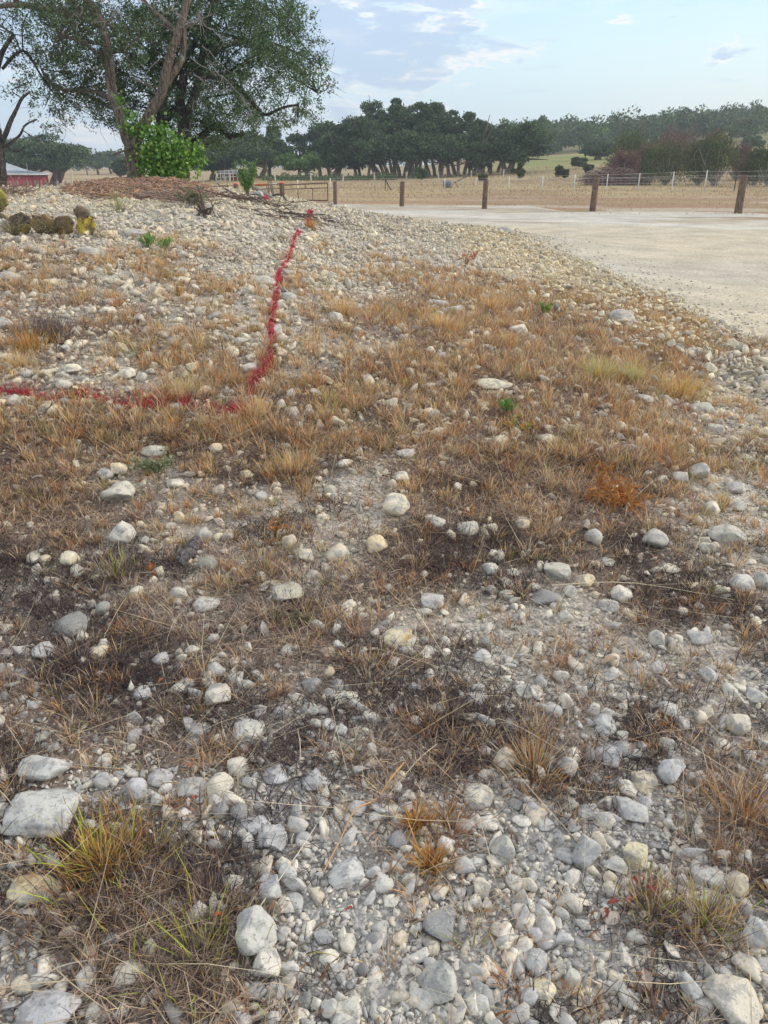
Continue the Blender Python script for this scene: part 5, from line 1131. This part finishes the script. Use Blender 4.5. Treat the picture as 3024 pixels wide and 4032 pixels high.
m = MB(); q = PB(115, 672); m.tube([q + [0, -.6, -.6], q + [0, -.6, .9]], .05, 6, (.3, .3, .3, 0)); m.build('vent_pipe', M_METAL, root)
_br = bpy.data.objects['barn']; _a = math.atan2(-x1, YB); _pv = np.array([x1, YB, 0]); _d = rotz(_a) @ (np.array(_br.location[:]) - _pv) + _pv; _br.location = _d; _br.rotation_euler = (0, 0, _a)
# ------------------------------------------------------------------ small red shed
YS = 98.0; a, b = at_y(880, 700, YS), at_y(962, 700, YS); zb = float(H(b[0], YS)); zt_ = zt(930, 684, YS); root = empty('shed', ((a[0] + b[0]) / 2, YS, zb), 'small dark red shed with a white window under the oaks', 'shed')
w0 = at_y(906, 700, YS)[0]; m = MB(); SH = (.26, .045, .045, 0); hh = zt_ - zb
m.box(((w0 + b[0]) / 2, YS + 1.2, zb + hh / 2), (b[0] - w0, 2.4, hh), None, SH)
for i in range(8): m.box(((w0 + b[0]) / 2, YS - .02, zb + hh * (i + .5) / 8), (b[0] - w0 - .06, .035, hh / 8 - .04), None, (.22, .04, .04, 0))
m.build('wall', M_ATTR, root)
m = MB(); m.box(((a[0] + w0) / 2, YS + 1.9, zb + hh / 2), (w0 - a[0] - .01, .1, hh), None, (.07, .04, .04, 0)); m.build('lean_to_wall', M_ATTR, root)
for q in (a[0] + .05, (a[0] + w0) / 2): m = MB(); m.box((q, YS + .1, zb + hh / 2), (.12, .12, hh), None, (.45, .42, .38, 0)); m.build('porch_post', M_ATTR, root)
m = MB(); rz = zt(930, 672, YS + 1.2); xa, xb = a[0] - .5, b[0] + .3
Pt = np.array([[xa, YS - .4, zt_], [xb, YS - .4, zt_], [xb, YS + 2.8, zt_], [xa, YS + 2.8, zt_], [xa + .3, YS + 1.2, rz], [xb - .1, YS + 1.2, rz]]); fs = [(0, 1, 5, 4), (2, 3, 4, 5), (0, 3, 2, 1)]
m.add(Pt, fs, (.16, .17, .19, 0)); m.add(Pt[[1, 2, 5, 3, 0, 4]], [(0, 1, 2), (3, 4, 5)], (.16, .17, .19, 0)); m.box(((xa + xb) / 2, YS - .43, zt_ + .02), (xb - xa, .05, .14), None, (.55, .52, .5, 0)); m.build('roof', M_ATTR, root)
wa, wb_ = at_y(932, 700, YS)[0], at_y(948, 700, YS)[0]; z1, z2 = zt(940, 702, YS), zt(940, 687, YS); m = MB()
m.box(((wa + wb_) / 2, YS - .08, (z1 + z2) / 2), (wb_ - wa, .06, z2 - z1), None, (.7, .68, .66, 0)); W_ = m.build('window', M_ATTR, root)
m = MB()
for i in (0, 1):
    for j in (0, 1): m.box((wa + (wb_ - wa) * (.28 + .44 * i), YS - .125, z1 + (z2 - z1) * (.28 + .44 * j)), ((wb_ - wa) * .34, .03, (z2 - z1) * .36), None, (.16, .2, .26, 0))
m.build('pane', M_METAL, W_) if 0 else None
ORG[W_.name] = ORG[root.name]; pn = m.build('pane', M_METAL, W_)
# pipe rails in front of the shed
root = empty('pipe_fence', (a[0], YS - 3, zb), 'pale pipe rail fence in front of the small red shed', 'fence'); m = MB(); x_ = np.linspace(at_y(852, 700, YS - 3)[0], at_y(985, 700, YS - 3)[0], 9)
for q in x_: m = MB(); m.tube([(q, YS - 3, float(H(q, YS - 3))), (q, YS - 3, float(H(q, YS - 3)) + 1.3)], .05, 6, (.5, .48, .45, 0)); m.build('post', M_METAL, root)
m = MB()
for k in (.6, 1.25): m.tube([(x_[0], YS - 3, float(H(x_[0], YS - 3)) + k), (x_[-1], YS - 3, float(H(x_[-1], YS - 3)) + k)], .04, 6, (.5, .48, .45, 0))
m.build('rail', M_METAL, root)
# ------------------------------------------------------------------ distant trees
DO = [(.092, .145, .070), (.072, .118, .060), (.135, .190, .085), (.050, .082, .046)]
MG = [(.10, .165, .065), (.08, .135, .055), (.135, .20, .075)]
LG = [(.13, .22, .07), (.10, .18, .06), (.17, .26, .09)]
JN = [(.085, .125, .048), (.12, .15, .055), (.06, .09, .042), (.17, .165, .08)]
DR = [(.20, .105, .09), (.15, .09, .085), (.26, .14, .12), (.13, .09, .08)]
def crown(m, c, rx, ry, rz_, nl, per, leaf_, cols, lr=.30, gap=.0, low=.55):
    """lobes on and inside an ellipsoid, each a cloud of small leaf faces"""
    for _ in range(nl):
        d = rng.normal(size=3); d /= np.linalg.norm(d); d[2] = d[2] if d[2] > 0 else d[2] * low; r = rng.uniform(.45, .92)
        lc = c + d * np.array([rx, ry, rz_]) * r; q = rng.uniform(.7, 1.25) * lr; R_ = np.array([rx * q, rx * q, min(rz_, rx) * q * .8])
        dd = rng.normal(size=(per, 3)); dd /= np.linalg.norm(dd, axis=1)[:, None]; dd[:, 2] = np.where(dd[:, 2] < -.3, -dd[:, 2], dd[:, 2])
        rad = rng.uniform(.55, 1.15, (per, 1)) + (rng.random((per, 1)) < .12) * .25; P = lc + dd * R_ * rad
        lv = rng.uniform(.78, 1.25); leaves(m, P, leaf_, np.array(cols) * lv, .6, outward=dd * .5, var=.35)
def tree(px, Y, top, wpx, bot, trunks, label, cols=DO, kind='oak_tree', cat='tree', base_py=None, nl=26, per=150, leaf_=None, group=None, barkc=None, zoff=0.0, lean=1.0, lr=.30, tw_r=None):
    p = at_y(px, 700, Y); p[2] = float(H(p[0], p[1])); zt1 = zt(px, top, Y); zb1 = zt(px, bot, Y); rx = wpx / 2 * (Y * .93) / FPX; leaf_ = leaf_ or .0030 * Y; per = int(per * 1.45)
    root = empty(kind, p, label, cat, group); m = MB(); cz = (zt1 * .42 + max(zb1, p[2] + .2) * .58); rz_ = (zt1 - cz) / .98
    if kind == 'bush': cz = (zt1 + p[2]) / 2; rz_ = (zt1 - p[2]) / 2; trunks = []
    c = np.array([p[0], Y, cz]); crown(m, c, rx, rx * .85, rz_, nl, per, leaf_, cols, lr); k = MB()
    for (tpx, r_) in trunks:
        b = at_y(tpx, 700, Y + rng.uniform(-.15, .15) * rx); b[2] = float(H(b[0], b[1])); t = c + np.array([(b[0] - c[0]) * .2 + rng.normal(0, rx * .25), rng.normal(0, rx * .2), rz_ * .2])
        mid = b * .5 + t * .5 + np.array([(b[0] - c[0]) * .12 * lean, 0, -(t[2] - b[2]) * .1]); k.tube([b, b * .75 + mid * .25 + [0, 0, .2], mid, t], [r_ * 1.15, r_, r_ * .8, r_ * .35], 7, (.2, .2, .2, 0), 3, .1)
        for _ in range(3): e = c + rng.normal(0, .45, 3) * [rx, rx, rz_]; k.tube([mid, (mid + e) / 2 + [0, 0, .2], e], [r_ * .5, r_ * .35, r_ * .12], 5, (.2, .2, .2, 0), 2)
    if trunks: k.build('trunk', M_FARBARK, root, smooth=True)
    m.build('crown', M_FAR, root); return root
# left side
tree(185, 128, 535, 330, 690, [(205, .55), (222, .45), (160, .3)], 'broad dark oak behind the red barn', nl=60, per=220)
tree(60, 135, 560, 160, 690, [(70, .3)], 'smaller dark oak at the left edge behind the red barn', nl=26, per=200)
tree(390, 215, 602, 110, 672, [(390, .3)], 'round green tree far across the left field', MG, nl=22, per=140)
tree(445, 225, 600, 120, 672, [(440, .3)], 'dark tree far across the left field, right of the round green one', nl=22, per=140)
tree(488, 140, 620, 90, 695, [(480, .3)], 'dark low oak half hidden behind the forked oak trunk', nl=20, per=200)
tree(610, 150, 580, 130, 680, [(610, .35)], 'dark oak seen between the two big oaks', nl=24, per=160)
m_ = [(840, 118, 545, 240, 690, [(835, .4), (870, .3), (900, .3)], 'wide dark oak overhanging the small red shed'), (985, 114, 520, 230, 672, [(985, .36), (1012, .33), (1032, .36)], 'dark oak with three curved trunks right of the red shed'),
      (1075, 120, 510, 160, 680, [(1060, .3)], 'dark rounded oak behind the three-trunk oak'), (730, 120, 560, 160, 690, [(735, .4)], 'dark oak left of the shed, behind the big oaks')]
for a in m_: tree(*a, nl=44, per=210)
tree(1190, 106, 596, 175, 680, [(1182, .22), (1205, .2)], 'light green low tree with a leaning forked trunk', LG, nl=30, per=170, lean=2.5)
tree(1215, 122, 500, 170, 680, [(1215, .3)], 'dark rounded oak behind the light green tree', nl=36, per=200)
tree(1300, 120, 462, 160, 690, [(1262, .28), (1300, .3)], 'dark oak with an airy top left of the grove', nl=40, per=200)
tree(1335, 110, 500, 170, 690, [(1322, .55)], 'oak with one thick dark trunk left of the grove', nl=44, per=200)
tree(1395, 112, 455, 150, 700, [(1405, .2), (1418, .2)], 'oak with a slim forked trunk at the left of the grove', nl=36, per=200)
# the grove
G_ = [(1440, 108, 430, 150, 640, [(1480, .26), (1498, .24), (1514, .22)], 'grove oak with several trunks leaning left, at the grove edge'), (1480, 118, 400, 150, 620, [(1530, .24), (1545, .22)], 'tall grove oak with two close trunks, left side'),
      (1545, 112, 392, 150, 600, [(1556, .24), (1575, .26)], 'grove oak of airy crown, second tall one from the left'), (1600, 118, 400, 140, 610, [(1592, .24), (1612, .24), (1625, .2)], 'grove oak in the middle with three straight trunks'),
      (1640, 110, 392, 150, 600, [(1640, .26), (1655, .2)], 'tall grove oak right of the middle'), (1705, 114, 390, 160, 610, [(1672, .2), (1690, .26), (1712, .24)], 'highest grove oak with a wide open crown'),
      (1755, 120, 415, 130, 620, [(1738, .24), (1765, .24)], 'grove oak on the right shoulder of the grove'), (1820, 112, 445, 130, 640, [(1790, .26), (1803, .2), (1828, .24)], 'oak with spreading thin top right of the grove'),
      (1865, 108, 470, 140, 650, [(1850, .22), (1868, .26)], 'oak right of the grove with reddish dead twigs'), (1905, 116, 480, 130, 660, [(1882, .3), (1900, .3), (1925, .22)], 'dark oak leaning right beyond the grove')]
for a in G_: tree(*a, nl=40, per=190, lr=.27, group='oaks of the dense grove')
for (px, top, w_, bot, lab) in [(1480, 520, 190, 662, 'shaded low oak in the front left of the grove'), (1620, 510, 200, 655, 'shaded low oak in the front middle of the grove'), (1760, 520, 190, 662, 'shaded low oak in the front right of the grove'), (1890, 560, 150, 668, 'green lower oak at the right foot of the grove')]:
    tree(px, 105, top, w_, bot, [(px - 30, .2), (px + 8, .22), (px + 42, .18)], lab, nl=34, per=190, group='oaks of the dense grove')
tree(2045, 104, 480, 215, 668, [(1985, .35), (1998, .28), (2015, .22)], 'broad oak with spreading forked trunks at the right end of the tree row', nl=56, per=210, lean=2.2)
tree(1980, 112, 500, 130, 660, [(1960, .25)], 'dark oak joining the grove to the broad right oak', nl=30, per=190)
tree(2113, 175, 456, 78, 560, [(2113, .3)], 'pale green airy tree standing tall behind the broad oak', LG, nl=26, per=130)
tree(2150, 190, 500, 110, 600, [(2150, .3)], 'green tree behind the right side of the broad oak', MG, nl=22, per=130)
tree(2347, 142, 556, 128, 645, [(2340, .4), (2352, .3)], 'lone round dark oak on the green slope', nl=44, per=190)
tree(1655, 92, 662, 56, 712, [(1655, .1)], 'round green bush in front of the grove trunks', MG, 'bush', 'bush', nl=16, per=120)
tree(1270, 98, 665, 10, 700, [], 'x', MG) if 0 else None
for (px, Y, top, w_, bot, lab, cols) in [(2198, 88, 650, 26, 682, 'small dark cedar bush, left of two on the slope', JN), (2225, 88, 660, 24, 682, 'tiny cedar bush right beside the other on the slope', JN), (2272, 110, 622, 58, 660, 'wide green cedar bush below the lone oak', JN),
        (2312, 96, 645, 34, 680, 'cedar bush left above the brush pile', JN), (2040, 84, 640, 44, 700, 'spiky green plant beside the broad oak trunk', JN), (1900, 86, 690, 30, 712, 'low bush right of the grove trunks', JN)]:
    tree(px, Y, top, w_, bot + 8, [(px, .08)], lab, cols, 'bush', 'bush', nl=14, per=120)
# junipers and dead cedars at the right
J = [(2470, 92, 545, 190, 665, 'green juniper behind the red dead cedars, leftmost of the row', JN, 1), (2620, 76, 572, 190, 722, 'grey-stemmed juniper in the middle of the row behind the fence', JN, 0), (2750, 74, 560, 150, 722, 'thin-stemmed juniper left of the tallest one', JN, 0),
     (2815, 72, 530, 190, 728, 'tallest dark juniper behind the wire fence', JN, 0), (2970, 74, 590, 120, 728, 'juniper at the right edge', JN, 0), (3030, 70, 600, 110, 730, 'dark juniper cut by the right edge', JN, 0), (2555, 82, 600, 140, 700, 'olive juniper rising beside the brush pile', JN, 0)]
def juniper(px, Y, top, w_, bot, label, cols, far_, kind='juniper', nst=14):
    p = at_y(px, 700, Y); p[2] = float(H(p[0], p[1])); zt1 = zt(px, top, Y); h_ = zt1 - p[2]; rx = w_ / 2 * Y * .93 / FPX; root = empty(kind, p, label, 'tree'); m = MB(); s = MB()
    for _ in range(34):
        a = rng.uniform(0, 6.28); t = rng.uniform(.25, 1); r = rx * (1 - .62 * t ** 1.6) * math.sqrt(rng.random()); c = p + np.array([math.cos(a) * r, math.sin(a) * r, h_ * t * .96]); n = 150
        d = rng.normal(size=(n, 3)) * np.array([.13, .13, .20]) * rx * 1.1
        leaves(m, c + d, .0026 * Y, cols, .4, outward=d / (rx * .2), var=.3, upright=True)
    for _ in range(nst):
        a = rng.uniform(0, 6.28); e = p + np.array([math.cos(a) * rx * rng.uniform(.2, 1), math.sin(a) * rx * rng.uniform(.2, 1), h_ * rng.uniform(.3, .8)]); s.tube([p + rng.normal(0, .1, 3) * [1, 1, 0], (p + e) / 2 + [0, 0, -.1], e], [.07, .045, .02], 5, (.5, .5, .5, 0), 2)
        for _ in range(3): q = (p + e) / 2 + (e - p) * rng.uniform(-.1, .4); s.tube([q, q + rng.normal(0, .3, 3) * rx * .7], [.022, .01], 4, (.5, .5, .5, 0))
    s.build('trunk', M_DEAD, root); m.build('crown', M_FAR, root)
for a in J: juniper(*a)
for (px, Y, top, w_, bot, lab) in [(2650, 100, 540, 240, 640, 'reddish brown dead cedar behind the juniper row'), (2440, 80, 610, 150, 690, 'reddish dead cedar left above the brush pile'), (2545, 86, 588, 120, 680, 'brown-red dead cedar between the olive and green junipers'),
                              (2900, 84, 590, 110, 720, 'rust-red dead cedar with pale drooping branches near the right post'), (2790, 110, 540, 120, 600, 'faded red dead cedar behind the tallest juniper'), (2940, 78, 610, 70, 700, 'thin dead cedar with white branches beside the right post')]:
    juniper(px, Y, top, w_, bot, lab, DR, 0, 'dead_cedar', 20)
# brush pile of cut cedar
m = MB(); c0 = at_y(2310, 720, 74); c1 = at_y(2530, 700, 76)
for _ in range(420):
    t = rng.random(); p = c0 + (c1 - c0) * t; hh = 1.4 * math.sin(math.pi * min(.15 + t * .8, 1)) ** .7; p = p + rng.normal(0, 1, 3) * [.25, .9, 0]; p[2] = float(H(p[0], p[1])) + abs(rng.uniform(0, hh)); a = rng.normal(0, .7); L_ = rng.uniform(.5, 1.7)
    e = np.array([math.cos(a), math.sin(a), rng.normal(0, .3)]) * L_ / 2; m.tube([p - e, p + [0, 0, .1], p + e], np.array([.02, .024, .008]) * rng.uniform(.5, 1.3), 4, (*(np.array([(.15, .10, .085), (.22, .17, .15), (.20, .11, .09), (.32, .28, .25)][rng.integers(4)])), 0), 2)
n = 6000; t = rng.random(n); P = c0 + (c1 - c0) * t[:, None] + rng.normal(0, 1, (n, 3)) * [.4, .9, 0]; P[:, 2] = H(P[:, 0], P[:, 1]) + np.abs(rng.uniform(0, 1.5, n)) * np.sin(np.pi * np.minimum(.12 + t * .8, 1)); leaves(m, P, .16, DR + [(.1, .11, .06)], .4)
m.build('brush_pile', M_ATTR, props=dict(label='big tangled pile of cut reddish cedar branches behind the wire fence', category='brush pile'))
# the low dark hedge line and rubble under the trees
m = MB(); n = 5200; X = np.interp(rng.random(n), [0, 1], [at_y(1040, 700, 100)[0], at_y(1560, 700, 100)[0]]); Y = 99 + rng.normal(0, .8, n); P = np.stack([X, Y, H(X, Y) + np.abs(rng.normal(0, .28, n)) * (.3 + fbm(X, Y * 0, .3, 99))], -1); leaves(m, P, .3, MG + DO, .6)
m.build('undergrowth', M_FAR, props=dict(label='low dark green growth along the fence under the tree row', category='undergrowth', kind='stuff'))
# ------------------------------------------------------------------ wooded hill
m = MB(); k = MB(); nt = 680; a = rng.uniform(.10, .66, nt); base = np.interp(a, [.1, .2, .3, .4, .66], [195, 190, 186, 182, 176]); Yt = base + (430 - base) * rng.random(nt) ** 1.1
order = np.argsort(-Yt)
for i in order:
    x = a[i] * Yt[i]; z = float(H(x, Yt[i])); h_ = rng.uniform(4.5, 8.0); rx = rng.uniform(2.6, 4.6); cols = [DO, DO, MG, LG, JN][rng.choice(5, p=[.4, .2, .22, .06, .12])]
    crown(m, np.array([x, Yt[i], z + h_ * .55]), rx, rx, h_ * .48, 10, 34, .62 + Yt[i] * .0006, cols, .42, low=.9)
    if i % 3 == 0: k.tube([(x, Yt[i], z - .3), (x + rng.normal(0, .3), Yt[i], z + h_ * .5)], .2, 4, (.15, .12, .1, 0))
m.build('woodland', M_FAR, origin=(120, 320, 5), props=dict(label='dense dark woodland covering the hill to the right', category='woodland', kind='stuff'))
for (px, Y, top, w_, bot, lab, cols) in [(2935, 150, 538, 90, 620, 'dark round tree in the meadow at the right edge', DO), (2880, 235, 520, 60, 572, 'grey-green lone tree in front of the hill wood', MG), (2560, 160, 540, 120, 620, 'broad green cedar on the slope behind the juniper row', MG), (2170, 200, 555, 60, 610, 'pale olive tree at the foot of the wood', LG), (3010, 120, 600, 90, 660, 'dark cedar by the right edge behind the dead branches', JN)]:
    tree(px, Y, top, w_, bot, [(px, .3)], lab, cols, nl=24, per=130)
# left and middle far tree line
m = MB()
for i in range(70):
    aa = rng.uniform(-.62, .12); Yd = rng.uniform(300, 380); x = aa * Yd; z = float(H(x, Yd)); h_ = rng.uniform(4, 7.5) * (1.2 if aa < -.3 else .9); crown(m, np.array([x, Yd, z + h_ * .45]), rng.uniform(4, 7), 5, h_ * .5, 9, 34, .9, [DO, MG][i % 2], .42, low=.9)
m.build('woodland', M_FAR, origin=(-60, 340, 0), props=dict(label='low far line of trees along the horizon at left and middle', category='woodland', kind='stuff'))
# power pole, masts
Y = 210.; p = at_y(341, 664, Y); p[2] = float(H(p[0], p[1])); zt2 = zt(339, 588, Y); root = empty('power_pole', p, 'dark wooden power pole with a crossarm above the far left trees', 'power pole'); m = MB(); m.tube([p, (p[0] - .3, Y, zt2)], [.16, .12], 6, (.1, .08, .07, 0)); m.build('pole', M_ATTR, root)
m = MB(); m.box((p[0] - .3, Y, zt2 - .5), (2.2, .12, .14), None, (.1, .08, .07, 0)); m.build('crossarm', M_ATTR, root)
m = MB(); q = np.array([p[0] - .3, Y, zt2 - .4])
for s in (-1, 0, 1): m.tube([q + [s, 0, 0], q + [s + 16, 10, -.9], q + [s + 34, 20, .2]], .02, 3, (.12, .12, .12, 0), 4)
m.build('wires', M_METAL, root)
Y = 380.; p = at_y(1108, 640, Y); p[2] = float(H(p[0], p[1])); zt2 = zt(1099, 450, Y); m = MB(); top = np.array([at_y(1099, 450, Y)[0], Y, zt2]); 
for dx, dy in ((-.45, 0), (.45, 0), (0, .6)): m.tube([p + [dx, dy, 0], top + [dx * .8, dy * .8, 0]], .09, 4, (.42, .44, .47, 0))
for i in range(26):
    t = i / 26; t2 = (i + 1) / 26; L_, R_ = p * (1 - t) + top * t, p * (1 - t2) + top * t2; m.tube([L_ + [-.42, 0, 0], R_ + [.42, 0, 0]], .05, 3, (.42, .44, .47, 0))
m.build('radio_mast', M_METAL, props=dict(label='slender grey lattice mast rising above the trees left of the grove', category='mast'))
Y = 460.; p = at_y(2922, 440, Y); z = float(H(p[0], p[1])); zt2 = zt(2922, 405, Y); root = empty('water_tower', (p[0], Y, z), 'tiny pale tower standing on the wooded hilltop at the right', 'tower'); m = MB()
for dx, dy in ((-.9, -.9), (.9, -.9), (-.9, .9), (.9, .9)): m.tube([(p[0] + dx, Y + dy, z), (p[0] + dx * .7, Y + dy * .7, zt2 - 2.5)], .12, 5, (.6, .6, .6, 0))
m.build('frame', M_METAL, root); m = MB(); m.tube([(p[0], Y, zt2 - 3), (p[0], Y, zt2 - 2.6), (p[0], Y, zt2 - .6), (p[0], Y, zt2)], [.9, 1.2, 1.2, .4], 14, (.72, .73, .75, 0)); m.build('tank', M_METAL, root)
# ------------------------------------------------------------------ air
hm = bpy.data.materials.new('haze'); hm.use_nodes = True; t = NT(hm.node_tree); pv = t.n('ShaderNodeVolumePrincipled', {'Color': rgb(.80, .88, 1.0), 'Density': .0008, 'Anisotropy': .3}); t.n('ShaderNodeOutputMaterial', {1: pv.outputs[0]})
if True:
    m = MB(); m.box((0, 430, 29), (1500, 1100, 64), None); h = m.build('haze', hm, origin=(0, 430, -3), props=dict(kind='stuff', label='faint blue haze over the far fields and hill', category='haze'))
